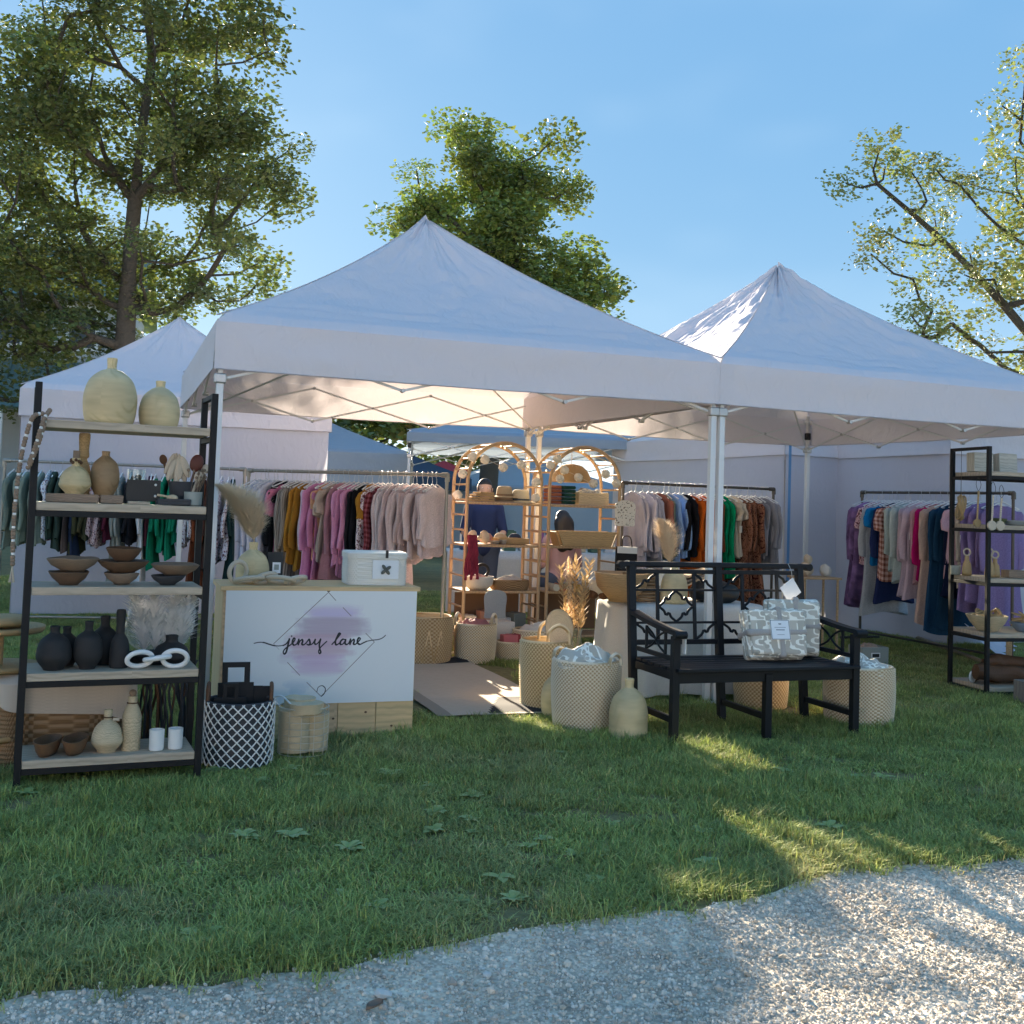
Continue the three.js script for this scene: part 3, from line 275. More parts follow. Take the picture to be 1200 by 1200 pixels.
function garmentGeo(seed, kind) { const q = rng(seed), longS = kind !== 'tee' && kind !== 'bottom'; const w = (kind === 'bottom' ? 0.3 : 0.42) * rr(0.92, 1.1, q), len = { top: 0.62, tee: 0.58, dress: 0.92, bottom: 0.72, crop: 0.44 }[kind] * rr(0.92, 1.1, q), fl = kind === 'dress' ? 1.35 : 1.08, ph = rr(0, 6, q), kf = Math.floor(rr(5, 9, q));
  const body = sheet(40, 26, (u, v) => { const a = u * Math.PI * 2; let hw, y, th; if (v < 0.12) { const t = v / 0.12; hw = lerp(0.055, w / 2, Math.pow(t, 0.8)); y = -0.1 - 0.075 * Math.pow(t, 1.4); th = lerp(0.022, 0.03, t); } else { const t = (v - 0.12) / 0.88; hw = w / 2 * lerp(1 - 0.06 * Math.sin(Math.PI * t * 0.8), fl, t * t); y = -0.175 - t * len; th = 0.021 + 0.02 * t; } const t = clamp((v - 0.1) / 0.9); const z = Math.cos(a) * hw, fold = 0.35 * Math.sin(a * kf + ph + t * 1.3) + 0.3 * Math.sin(a * (kf * 2 + 1) + ph * 2); const x = Math.sin(a) * th * (1 + 0.9 * t * fold) + 0.02 * t * Math.sin(z * 14 + ph) + 0.015 * t * Math.sin(t * 5 + ph); return [x, y + 0.02 * t * Math.sin(a * 2 + ph), z * (1 + 0.06 * t * fold)]; }, (u, v) => [u * w * 2, v * len]);
  const sleeves = []; if (kind !== 'bottom') for (const s of [-1, 1]) { const L = (kind === 'crop' ? rr(0.38, 0.44, q) : longS ? rr(0.46, 0.56, q) : rr(0.16, 0.24, q)), p2 = rr(0, 6, q), off = rr(-0.02, 0.02, q), sw = rr(0.02, 0.07, q); sleeves.push(sheet(14, 16, (u, v) => { const a = u * Math.PI * 2, r = lerp(0.062, longS ? 0.04 : 0.058, v) * (1 + 0.14 * Math.sin(a * 3 + v * 9 + p2)) * (v < 0.06 ? 0.5 + v * 8 : 1); const cz = s * (w / 2 - 0.02 + sw * Math.sin(v * 1.7)), cy = -0.155 - L * v, cx = off * v + 0.012 * Math.sin(v * 7 + p2); return [cx + Math.sin(a) * r * 0.42, cy + 0.012 * Math.cos(a) * s * v, cz + Math.cos(a) * r]; }, (u, v) => [u * 0.3, v * L])); }
  return { body, sleeves }; }
const gKinds = {}; for (const [k, n] of [['top', 4], ['tee', 3], ['dress', 3], ['bottom', 2], ['crop', 3]]) gKinds[k] = Array.from({ length: n }, (_, i) => garmentGeo(100 + i * 7 + k.length * 31, k));
const hookGeo = tube([[0, 0.018, -0.018], [0, 0.03, 0], [0, 0.022, 0.017], [0, 0, 0.02], [0, -0.03, 0.004], [0, -0.075, 0]], 0.0025, 16, 5);
const hangGeo = J(rod([0, -0.073, 0], [0, -0.135, 0.19], 0.006, 6), rod([0, -0.073, 0], [0, -0.135, -0.19], 0.006, 6), rod([0, -0.14, -0.18], [0, -0.14, 0.18], 0.004, 5));
const tagGeo = box(0.0, -0.42, 0.25, 0.003, 0.07, 0.04); let gseed = 0;
function garment(at, turn, colour, rgb, kind, pat, where, group) { const q = rng(900 + gseed++), geo = pick(gKinds[kind], q), word = { top: 'long-sleeved top', tee: 'short-sleeved top', dress: 'long dress', bottom: 'pair of folded trousers', crop: 'cropped top' }[kind], nm = { top: 'shirt', tee: 'tee_shirt', dress: 'dress', bottom: 'trousers', crop: 'cropped_shirt' }[kind];
  const g = thing(nm, `${colour} ${word} hanging on ${where}`, kind === 'dress' ? 'dress' : kind === 'bottom' ? 'trousers' : 'top', at, turn + rr(-0.1, 0.1, q) + (q() < 0.5 ? Math.PI : 0), group); const m = clothMat(rgb, pat), b = part('body', geo.body, m, g), s = rr(0.82, 1.14, q); b.scale.set(rr(0.75, 1.15, q), s, rr(0.88, 1.08, q));
  for (const sg of geo.sleeves) part('sleeve', sg, m, g); const h = part('hanger', hangGeo, M.hanger, g); part('hook', hookGeo, M.steel, h); if (gseed % 4 === 0) part('price_tag', tagGeo, M.paper, g); return g; }
function rack(label, a, b, y, pm, where, group, list, drop = 0.06) {
  const L = Math.hypot(b[0] - a[0], b[1] - a[1]), turn = Math.atan2(-(b[1] - a[1]), b[0] - a[0]), g = thing('clothes_rack', label, 'clothes rack', [(a[0] + b[0]) / 2, 0, (a[1] + b[1]) / 2], turn, 'pipe clothes racks'), h = L / 2;
  part('hanging_bar', rod([-h, y, 0], [h, y, 0], 0.014, 12), pm, g);
  for (const s of [-1, 1]) { part('upright', rod([s * h, 0.05, 0], [s * h, y, 0], 0.014, 12), pm, g); part('elbow', J(rod([s * (h + 0.004), y - 0.055, 0], [s * (h + 0.004), y - 0.01, 0], 0.021, 12), rod([s * (h - 0.05), y, 0], [s * (h - 0.005), y, 0], 0.021, 12), mv(new THREE.SphereGeometry(0.024, 12, 8), s * h, y - 0.002, 0)), pm, g); part('foot', J(rod([s * h, 0.035, -0.25], [s * h, 0.035, 0.25], 0.014, 10), mv(new THREE.SphereGeometry(0.022, 10, 8), s * h, 0.05, 0)), pm, g); }
  part('base_rail', rod([-h, 0.1, 0], [h, 0.1, 0], 0.012, 10), pm, g);
  const flatList = list.flatMap(([c, rgb, kind, n, pat]) => Array.from({ length: n }, () => [c, rgb, kind, pat])), q = rng(L * 1000);
  flatList.forEach(([c, rgb, kind, pat], i) => { const t = (i + 0.5 + rr(-0.25, 0.25, q)) / flatList.length, x = lerp(-h + drop, h - 0.06, t), jr = rgb.map((v) => Math.min(0.85, v * [1.0, 1.15, 1.28][i % 3])); garment([g.position.x + Math.cos(turn) * x, y - 0.006, g.position.z - Math.sin(turn) * x], turn, c, jr.map((v) => Math.round(v * 200) / 200), kind, pat, where, group); });
  return g;
}
const lav = [0.62, 0.6, 0.7], sage = [0.26, 0.3, 0.24], dusty = [0.7, 0.54, 0.53], pinkC = [0.68, 0.3, 0.48], must = [0.42, 0.2, 0.03], blk = [0.015, 0.015, 0.018], cream = [0.62, 0.55, 0.45], grn = [0.01, 0.24, 0.13], rust = [0.3, 0.1, 0.05], greyC = [0.3, 0.3, 0.34];
rack('galvanised pipe rack of green and dark tops behind the tall shelf of vases', [-4.75, -10.4], [-2.6, -10.82], 1.555, M.pipe, 'the pipe rack behind the shelf of vases', 'clothes on the rack behind the shelf of vases',
  [['sage green', sage, 'top', 5], ['white patterned', [0.6, 0.6, 0.64], 'tee', 1, 'flower'], ['dark green', [0.05, 0.08, 0.06], 'top', 2], ['brown', [0.13, 0.09, 0.08], 'tee', 1], ['navy', [0.03, 0.045, 0.09], 'top', 1], ['olive', [0.06, 0.06, 0.03], 'top', 2], ['pink flowered', [0.6, 0.45, 0.45], 'tee', 2, 'flower'], ['burgundy', [0.09, 0.015, 0.03], 'top', 1], ['grey green', [0.35, 0.36, 0.32], 'dress', 2], ['black', blk, 'top', 2], ['white', [0.7, 0.7, 0.72], 'dress', 1], ['maroon', [0.08, 0.02, 0.03], 'tee', 1], ['emerald green', grn, 'top', 4], ['black and white', [0.55, 0.55, 0.6], 'top', 2, 'flower'], ['rust brown', rust, 'dress', 2], ['dark brown', [0.08, 0.04, 0.03], 'dress', 1], ['lavender patterned', lav, 'top', 3, 'flower'], ['dark teal', [0.02, 0.05, 0.05], 'dress', 1]]);
rack('galvanised pipe rack of pastel and pink tops behind the sign counter', [-2.36, -9.98], [-0.53, -9.22], 1.53, M.pipe, 'the pipe rack behind the sign counter', 'clothes on the rack behind the counter',
  [['pale lavender grey', lav, 'top', 6], ['black', blk, 'dress', 1], ['bright pink', [0.6, 0.2, 0.33], 'tee', 1], ['taupe striped', [0.34, 0.3, 0.27], 'dress', 3, 'stripe'], ['mustard', must, 'top', 2], ['pale pink', [0.68, 0.55, 0.62], 'dress', 1], ['vivid pink', [0.72, 0.28, 0.48], 'dress', 2], ['peach', [0.7, 0.36, 0.22], 'tee', 1], ['beige', [0.55, 0.44, 0.37], 'tee', 2], ['mauve', [0.42, 0.22, 0.26], 'dress', 1], ['candy pink', pinkC, 'top', 3], ['black', blk, 'dress', 2], ['mustard', must, 'tee', 1], ['white flowered', [0.66, 0.58, 0.62], 'top', 1, 'flower'], ['maroon checked', [0.36, 0.12, 0.16], 'dress', 1, 'check'], ['pale dusty pink', [0.74, 0.58, 0.58], 'dress', 3], ['dusty pink', dusty, 'top', 2], ['dusty pink', dusty, 'crop', 6]]);
rack('dark pipe rack of mixed tops behind the black bench', [1.12, -11.02], [2.78, -11.72], 1.555, M.darkpipe, 'the dark pipe rack behind the bench', 'clothes on the rack behind the bench',
  [['lavender grey', [0.45, 0.45, 0.55], 'top', 5], ['rust', [0.3, 0.12, 0.09], 'top', 1], ['sage green', [0.25, 0.3, 0.25], 'top', 1], ['sky blue', [0.25, 0.4, 0.72], 'top', 2], ['black', blk, 'top', 2], ['burnt orange', [0.5, 0.1, 0.012], 'dress', 4], ['brown', [0.17, 0.06, 0.035], 'dress', 1], ['emerald green', [0.0, 0.27, 0.12], 'dress', 2], ['cream', cream, 'tee', 2], ['brown patterned', [0.24, 0.11, 0.07], 'dress', 3, 'flower'], ['grey', greyC, 'top', 4]]);
rack('dark pipe rack of purple and pastel tops beside the black shelf', [3.72, -11.72], [4.47, -9.85], 1.555, M.darkpipe, 'the pipe rack beside the black shelf', 'clothes on the rack beside the black shelf',
  [['purple tie-dyed', [0.27, 0.16, 0.36], 'dress', 2, 'tie'], ['pink flowered', [0.6, 0.4, 0.45], 'tee', 1, 'flower'], ['pale grey', [0.55, 0.58, 0.62], 'dress', 1], ['bright blue', [0.01, 0.2, 0.5], 'tee', 1], ['navy', [0.02, 0.03, 0.1], 'dress', 1], ['pink checked', [0.7, 0.5, 0.45], 'tee', 1, 'check'], ['pale mint', [0.45, 0.53, 0.52], 'top', 2], ['pale pink', [0.62, 0.48, 0.55], 'dress', 2], ['rose', [0.5, 0.3, 0.33], 'top', 1], ['magenta', [0.55, 0.01, 0.16], 'top', 1], ['peach', [0.6, 0.42, 0.35], 'dress', 1], ['dark teal', [0.015, 0.06, 0.12], 'dress', 2], ['deep navy', [0.01, 0.015, 0.04], 'dress', 1], ['pink', [0.55, 0.36, 0.42], 'tee', 1], ['cream', cream, 'top', 1], ['lilac', [0.28, 0.2, 0.4], 'dress', 4]], 0.02);
// ---------- the tall black shelf of vases ----------
const sh = { o: [-2.108, -4.902], a: 0.4159 }, SH = (s, y, d) => [sh.o[0] + s * Math.cos(sh.a) - d * Math.sin(sh.a), y, sh.o[1] - s * Math.sin(sh.a) - d * Math.cos(sh.a)];   // s along the front, d into the depth
function shelfUnit(label, o, a, Wd, D, H, levels, thick) { const g = thing('shelf_unit', label, 'shelf', [o[0], 0, o[1]], a);
  for (const [x, z] of [[0, 0], [Wd, 0], [0, -D], [Wd, -D]]) part('post', box(x, H / 2, z, 0.03, H, 0.03, 0.003), M.blackmetal, g);
  for (const x of [0, Wd]) part('top_rail', box(x, H - 0.012, -D / 2, 0.024, 0.024, D - 0.03, 0.002), M.blackmetal, g);
  levels.forEach(([y, rail], i) => { part('shelf_board', uvBox(box(Wd / 2, y - thick / 2, -D / 2, Wd - 0.032, thick, D + 0.022, 0.003)), M.shelfwood, g);
    if (rail) for (const z of [0, -D]) part('cross_rail', box(Wd / 2, y - thick - 0.014, z, Wd - 0.03, 0.026, 0.026, 0.002), M.blackmetal, g);
    for (const x of [0, Wd]) part('side_rail', box(x, y - thick - 0.014, -D / 2, 0.024, 0.026, D - 0.03, 0.002), M.blackmetal, g); });
  return g; }
shelfUnit('tall black metal shelf with grey wood boards holding vases and bowls', sh.o, sh.a, 0.765, 0.31, 1.785, [[1.62, 0], [1.252, 1], [0.878, 0], [0.5, 1], [0.122, 1]], 0.036);
function jugGeo(w, h, nw, nh, shoulder = 0.5, foot = 0.9) { const r = w / 2, b = h - nh; return lathe([[0, 0], [r * foot * 0.9, 0], [r * foot, 0.012 * h / 0.3], [r, b * 0.3], [r * 0.985, b * shoulder], [r * 0.8, b * (shoulder + (1 - shoulder) * 0.55)], [r * 0.42, b * 0.955], [nw / 2 * 1.08, b], [nw / 2, b + nh * 0.3], [nw / 2 * 1.06, h], [nw / 2 * 0.72, h], [nw / 2 * 0.68, h - nh * 0.9], [0, h - nh]], 36, 64); }
function vase(name, label, geo, mt, pos, turn = 0, group) { return single(name, geo, mt, label, 'vase', pos, turn, group); }
const ringWood = dataTex(256, 256, (u, v) => { const n = fbm(u * 3, v * 3, 3, 3), d = Math.sin((v * 3 + 3.5 * n + 0.8 * Math.sin(u * 6.28)) * 6.28); const e = Math.pow(Math.abs(d), 6) * 0.1 * sst(0.4, 0.65, fbm(u * 4 + 7, v * 3, 2)), s = 0.9 - e - 0.1 * sst(0.5, 0.7, n) + 0.08 * fbm(u * 8, v * 60, 2); return [s, s * (0.97 - 0.1 * e), s * (0.88 - 0.6 * e)]; }, 1, 1);
M.jugwood = mat({ color: RGB(0.8, 0.67, 0.46), map: ringWood, roughness: 0.62 }); M.jugbrown = mat({ color: RGB(0.44, 0.3, 0.19), map: ringWood, roughness: 0.62 });
vase('wooden_jug', 'largest pale carved wooden jug on top of the tall shelf', jugGeo(0.238, 0.31, 0.042, 0.05, 0.55), M.jugwood, SH(0.31, 1.62, 0.14));
vase('wooden_jug', 'smaller pale carved wooden jug on top of the tall shelf', jugGeo(0.188, 0.222, 0.042, 0.03, 0.5), M.jugwood, SH(0.535, 1.62, 0.17), 2);
// second level
{ const b = thing('round_bottle', 'round pale wooden bottle with beads round its neck on the second shelf', 'bottle', SH(0.175, 1.29, 0.1)); part('body', jugGeo(0.138, 0.165, 0.034, 0.035, 0.45, 0.6), M.jugwood, b); part('neck_beads', J(...Array.from({ length: 10 }, (_, i) => mv(new THREE.SphereGeometry(0.008, 6, 5), 0.022 * Math.cos(i * 0.628), 0.145 + 0.006 * (i % 3), 0.022 * Math.sin(i * 0.628)))), M.brownwood, b); part('stopper', rod([0, 0.16, 0], [0, 0.2, 0], 0.015, 10), M.driftwood, b); }
vase('slim_carafe', 'slim pale wooden carafe standing behind the round beaded bottle', jugGeo(0.075, 0.285, 0.044, 0.11, 0.4), M.honeywood, SH(0.21, 1.29, 0.19));
vase('brown_vase', 'brown streaked wooden vase on the second shelf beside the carafe', jugGeo(0.128, 0.205, 0.034, 0.022, 0.6, 0.7), M.jugbrown, SH(0.305, 1.29, 0.16));
single('wooden_tray', J(box(0, 0.0165, 0, 0.22, 0.03, 0.14, 0.004), box(0, 0.034, 0.064, 0.22, 0.012, 0.012), box(0, 0.034, -0.064, 0.22, 0.012, 0.012)), M.driftwood, 'long whitewashed wooden tray under the round beaded bottle', 'tray', SH(0.165, 1.252, 0.12), sh.a);
single('wooden_tray', J(box(0, 0.0165, 0, 0.1, 0.03, 0.13, 0.004), box(0, 0.034, 0.058, 0.1, 0.012, 0.012)), M.driftwood, 'short square wooden tray under the brown vase', 'tray', SH(0.335, 1.252, 0.13), sh.a);
{ const b = thing('black_board', 'black board with two pale studs leaning on the second shelf', 'board', SH(0.475, 1.252, 0.1), sh.a); part('board', box(0, 0.066, 0, 0.15, 0.1, 0.014, 0.002), M.blackplastic, b); for (const y of [0.042, 0.094]) part('stud', mv(new THREE.SphereGeometry(0.006, 10, 8), 0.052, y, 0.008), M.whiteclay, b); part('base', box(-0.02, 0.008, 0, 0.1, 0.014, 0.04, 0.002), M.shelfwood, b); }
single('glass_tumbler', lathe([[0, 0], [0.034, 0], [0.038, 0.1], [0.042, 0.165], [0.039, 0.165], [0.034, 0.01], [0, 0.01]], 28), M.glass, 'clear glass tumbler behind the black studded board', 'glass', SH(0.45, 1.252, 0.22));
{ const p = thing('utensil_pot', 'dark pot holding wooden spoons on the second shelf', 'pot', SH(0.66, 1.252, 0.17)); part('pot', lathe([[0, 0], [0.05, 0], [0.062, 0.06], [0.066, 0.115], [0.061, 0.115], [0.052, 0.01], [0, 0.01]], 24), M.charcoal, p); }
function spoon(label, mt, pos, tilt, turn, L, w) { const g = thing('wooden_spoon', label, 'spoon', pos, turn); g.rotation.z = tilt; part('handle', rod([0, 0, 0], [0, L, 0], 0.006, 8), mt, g); part('bowl', mv(new THREE.SphereGeometry(w, 16, 12).scale(1, 1.35, 0.35), 0, L + w, 0), mt, g); return g; }
spoon('dark red wooden spoon standing in the dark utensil pot', M.redwood, SH(0.675, 1.27, 0.15), -0.22, sh.a, 0.16, 0.032); spoon('pale wooden spoon leaning at the edge of the dark pot', M.bone, SH(0.69, 1.27, 0.18), -0.42, sh.a, 0.16, 0.018); spoon('brown spoon behind the carved white hand', M.brownwood, SH(0.625, 1.27, 0.2), 0.28, sh.a, 0.19, 0.018); spoon('short pale spoon leaning outward from the dark pot', M.bone, SH(0.685, 1.27, 0.12), -0.3, sh.a, 0.11, 0.02);
single('carved_leaf_bundle', J(...Array.from({ length: 9 }, (_, i) => { const g = new THREE.SphereGeometry(1, 10, 8).scale(0.012 + 0.004 * (i % 3), 0.055, 0.008); g.rotateZ((i - 4) * 0.1); return mv(g, (i - 4) * 0.009, 0.16 + 0.018 * Math.cos(i * 2.2), 0.012 * Math.sin(i * 1.7)); }), rod([0, 0, 0], [0, 0.13, 0], 0.014, 8)), M.bone, 'pale carved wooden bundle standing in the dark utensil pot', 'carving', SH(0.625, 1.272, 0.14), sh.a);
{ const q = rng(61), gs = []; for (let i = 0; i < 22; i++) { const a = [rr(-0.02, 0.03, q), 0, rr(-0.02, 0.02, q)], b = [a[0] + rr(0, 0.06, q), rr(0.08, 0.13, q), a[2] + rr(-0.04, 0.04, q)]; gs.push(rod(a, b, 0.0012, 4), mv(new THREE.IcosahedronGeometry(rr(0.005, 0.009, q), 0), ...b)); } single('dried_flowers', J(gs), M.driftwood, 'small bunch of dried brown flowers at the edge of the utensil pot', 'flowers', SH(0.7, 1.3, 0.13)); }
single('stone_crock', lathe([[0, 0], [0.035, 0], [0.04, 0.01], [0.042, 0.068], [0.037, 0.068], [0.035, 0.012], [0, 0.012]], 24), M.greyclay, 'grey-green stone cup beside the dark utensil pot', 'cup', SH(0.695, 1.252, 0.06));
single('black_tray', J(box(0, 0.013, 0, 0.15, 0.02, 0.1, 0.006), box(0, 0.026, 0.045, 0.15, 0.012, 0.012, 0.003)), M.charcoal, 'flat black tray in front of the dark utensil pot', 'tray', SH(0.605, 1.252, 0.06), sh.a);
single('wooden_scoop', J(mv(new THREE.SphereGeometry(0.02, 14, 10).scale(1, 0.8, 1.5), 0, 0.016, 0), rod([0, 0.018, 0], [-0.02, 0.028, -0.07], 0.006, 8)), M.palewood, 'small pale wooden scoop lying on the flat black tray', 'scoop', SH(0.6, 1.272, 0.05), 1.2);
// third level: bowls
function bowl(label, w, h, mt, pos, turn, group) { const r = w / 2, g = lathe([[0, 0], [r * 0.42, 0], [r * 0.5, 0.008], [r * 0.82, h * 0.55], [r, h], [r * 0.96, h + 0.004], [r * 0.9, h * 0.92], [r * 0.7, h * 0.5], [r * 0.36, 0.02], [0, 0.016]], 40); warp(g, 0.004, 9, turn); return single('wooden_bowl', g, mt, label, 'bowl', pos, turn, group); }
bowl('wide rustic bowl atop the stack under the round beaded bottle', 0.228, 0.06, M.driftwood, SH(0.185, 0.938, 0.13), 1); bowl('dark wooden bowl under the wide rustic bowl at the shelf post', 0.175, 0.06, M.darkwood, SH(0.17, 0.878, 0.12), 2);
bowl('small dark bowl on top of the stack of three', 0.165, 0.062, M.darkwood, SH(0.405, 0.985, 0.15), 3); bowl('wide brown bowl in the middle of the stack of three', 0.228, 0.056, M.darkwood, SH(0.405, 0.93, 0.14), 4); bowl('brown bowl at the bottom of the stack of three', 0.158, 0.052, M.driftwood, SH(0.4, 0.878, 0.13), 5);
bowl('wide light-rimmed bowl on the two-bowl stack at the right post', 0.222, 0.048, M.driftwood, SH(0.64, 0.923, 0.14), 6); bowl('small black-brown bowl under the light-rimmed bowl', 0.156, 0.044, M.charcoal, SH(0.61, 0.878, 0.12), 7);
// fourth level: black clay
vase('clay_vase', 'round black clay vase with short neck beside the shelf post', jugGeo(0.148, 0.195, 0.04, 0.03, 0.55, 0.62), M.blackclay, SH(0.125, 0.5, 0.09)); vase('clay_vase', 'small round black clay vase behind the first black vase', jugGeo(0.12, 0.18, 0.035, 0.03, 0.55, 0.62), M.blackclay, SH(0.18, 0.5, 0.2));
vase('clay_vase', 'broad-shouldered black clay vase between the round and slim ones', jugGeo(0.122, 0.215, 0.034, 0.04, 0.66, 0.6), M.blackclay, SH(0.268, 0.5, 0.09)); vase('clay_vase', 'tall round black clay vase behind the broad-shouldered one', jugGeo(0.125, 0.225, 0.04, 0.045, 0.62, 0.6), M.blackclay, SH(0.345, 0.5, 0.21));
vase('clay_bottle', 'slim tall black clay bottle on the fourth shelf', jugGeo(0.088, 0.265, 0.036, 0.1, 0.5, 0.95), M.blackclay, SH(0.405, 0.5, 0.1)); vase('clay_bottle', 'second slim black clay bottle behind the slim tall one', jugGeo(0.08, 0.25, 0.034, 0.1, 0.5, 0.95), M.blackclay, SH(0.41, 0.5, 0.19));
vase('clay_vase', 'squat black clay vase behind the white link chain', jugGeo(0.165, 0.135, 0.055, 0.028, 0.5, 0.6), M.blackclay, SH(0.645, 0.5, 0.17));
function chainLinks(label, mt, list, pos, turn, r = 0.011) { const g = thing('link_chain', label, 'chain', pos, turn); for (const [x, y, z, rx, ry, rz, a, b] of list) { const geo = new THREE.TorusGeometry(1, 1, 10, 40); const p = geo.attributes.position; for (let i = 0; i < p.count; i++) { const u = Math.atan2(p.getY(i), p.getX(i)); const ring = V(Math.cos(u) * a, Math.sin(u) * b, 0); const ni = i % 41, nj = Math.floor(i / 41), v = nj / 10 * Math.PI * 2, uu = ni / 40 * Math.PI * 2; const c = V(Math.cos(uu) * a, Math.sin(uu) * b, 0), out = V(Math.cos(uu), Math.sin(uu), 0); p.setXYZ(i, c.x + out.x * Math.cos(v) * r, c.y + out.y * Math.cos(v) * r, Math.sin(v) * r); } geo.computeVertexNormals(); geo.rotateX(rx); geo.rotateY(ry); geo.rotateZ(rz); part('link', mv(geo, x, y, z), mt, g); } return g; }
chainLinks('white glazed three-link chain lying on the fourth shelf', M.whiteclay, [[-0.075, 0.045, 0, 0.35, 0.25, 0, 0.058, 0.036], [0.0, 0.05, 0.02, 1.45, 0.1, 0.12, 0.055, 0.034], [0.08, 0.045, 0.01, 0.3, -0.2, 0.05, 0.055, 0.04]], SH(0.565, 0.5, 0.04), sh.a, 0.0115);
single('metal_tray', J(tube(Array.from({ length: 16 }, (_, i) => [0.15 * Math.cos(i * Math.PI / 8), 0.05, 0.09 * Math.sin(i * Math.PI / 8)]), 0.004, 48, 6, true), lathe([[0, 0.003], [0.12, 0.003], [0.15, 0.05]], 30).scale(1, 1, 0.6), tube([[-0.15, 0.05, 0], [-0.165, 0.085, 0], [-0.14, 0.09, 0.02]], 0.004, 12, 6)), mat({ color: RGB(0.02, 0.02, 0.02), roughness: 0.35, side: THREE.DoubleSide }), 'oval black metal tray holding the wrapped pampas on the fourth shelf', 'tray', SH(0.58, 0.5, 0.2), sh.a);
function plume(seed, n, L, spread, bend, w = 0.0011) { const q = rng(seed), gs = []; const P = (t) => [bend * t * t, L * t, 0]; for (let i = 0; i < n; i++) { const t = rr(0.12, 1, q), b = P(t), a = rr(0, 6.28, q), l = spread * Math.sin(Math.PI * clamp(t * 0.85 + 0.12)) * rr(0.6, 1.1, q), dx = Math.cos(a), dz = Math.sin(a); const tip = [b[0] + dx * l + bend * 0.35 * t, b[1] + l * rr(0.35, 1.1, q), b[2] + dz * l * 0.8], mid = [(b[0] + tip[0]) / 2, (b[1] + tip[1]) / 2 + l * 0.14, (b[2] + tip[2]) / 2]; const px = -dz * w * 2, pz = dx * w * 2; gs.push([b[0] - px, b[1], b[2] - pz], [b[0] + px, b[1], b[2] + pz], mid, mid, [b[0] + px, b[1], b[2] + pz], [mid[0] + px * 2, mid[1], mid[2] + pz * 2], mid, [mid[0] + px * 2, mid[1], mid[2] + pz * 2], tip); } const g = new THREE.BufferGeometry(); g.setAttribute('position', new THREE.Float32BufferAttribute(gs.flat(), 3)); g.computeVertexNormals(); g.setAttribute('uv', new THREE.Float32BufferAttribute(new Float32Array(gs.length * 2), 2)); return g; }
const whitePampas = phys({ color: RGB(0.9, 0.86, 0.8), roughness: 1, transmission: 0.35, thickness: 0, side: THREE.DoubleSide });
{ const p = thing('wrapped_pampas', 'bundle of pampas plumes wrapped in clear plastic behind the squat black vase', 'dried grass', SH(0.6, 0.52, 0.26), sh.a); for (const [x, b, s] of [[-0.07, -0.06, 1], [-0.02, -0.02, 2], [0.04, 0.03, 3], [0.09, 0.06, 4]]) mv(part('plume', plume(s + 40, 420, 0.3, 0.11, b, 0.0022), whitePampas, p).geometry, x, 0, 0); part('wrapper', warp(lathe([[0.05, 0], [0.13, 0.08], [0.155, 0.18], [0.14, 0.27], [0.12, 0.33]], 32, 20).scale(1.05, 1, 0.55), 0.012, 16, 2), M.plastic, p); }
// lowest level
function scoopTray(pos, turn, label) { return single('dough_tray', warp(lathe([[0, 0], [0.07, 0], [0.095, 0.025], [0.115, 0.068], [0.108, 0.07], [0.086, 0.03], [0.06, 0.012], [0, 0.01]], 40).scale(0.47, 1, 1.08), 0.003, 12), mat({ color: RGB(0.26, 0.135, 0.07), map: T.wood, roughness: 0.6 }), label, 'tray', pos, turn); }
scoopTray(SH(0.12, 0.122, 0.1), sh.a - 0.3, 'narrow brown wooden dough tray by the shelf post on the lowest board'); scoopTray(SH(0.235, 0.122, 0.1), sh.a - 0.25, 'narrow reddish wooden dough tray beside the round pale bottle');
{ const b = thing('round_bottle', 'round pale wooden bottle on the lowest shelf beside the dough trays', 'bottle', SH(0.37, 0.122, 0.09)); part('body', jugGeo(0.138, 0.19, 0.034, 0.045, 0.45, 0.6), M.palewood, b); part('neck_tie', tube([[0.02, 0.155, 0], [0, 0.157, 0.022], [-0.02, 0.155, 0], [0, 0.157, -0.022]], 0.003, 20, 5, true), M.brownwood, b); part('tag', box(0.045, 0.15, 0.02, 0.03, 0.012, 0.002), M.bone, b); }
{ const b = thing('slim_bottle', 'slim pale faceted wooden bottle beside the white cups', 'bottle', SH(0.475, 0.122, 0.1), 0.3); part('body', lathe([[0, 0], [0.042, 0], [0.043, 0.15], [0.034, 0.185], [0.02, 0.215], [0.021, 0.245], [0.014, 0.245], [0, 0.23]], 8), M.palewood, b); part('neck_tie', tube([[0.024, 0.214, 0], [0, 0.215, 0.024], [-0.024, 0.214, 0], [0, 0.215, -0.024]], 0.003, 20, 5, true), M.brownwood, b); part('stopper', warp(new THREE.IcosahedronGeometry(0.018, 1).translate(0, 0.26, 0), 0.004, 60), M.driftwood, b); }
for (const [s, d, l] of [[0.585, 0.06, 'white ceramic cup beside the slim faceted bottle'], [0.67, 0.07, 'white ceramic cup at the end of the lowest shelf by the post']]) single('ceramic_cup', lathe([[0, 0], [0.029, 0], [0.033, 0.006], [0.034, 0.095], [0.03, 0.095], [0.029, 0.012], [0, 0.01]], 28), M.whiteclay, l, 'cup', SH(s, 0.122, d));
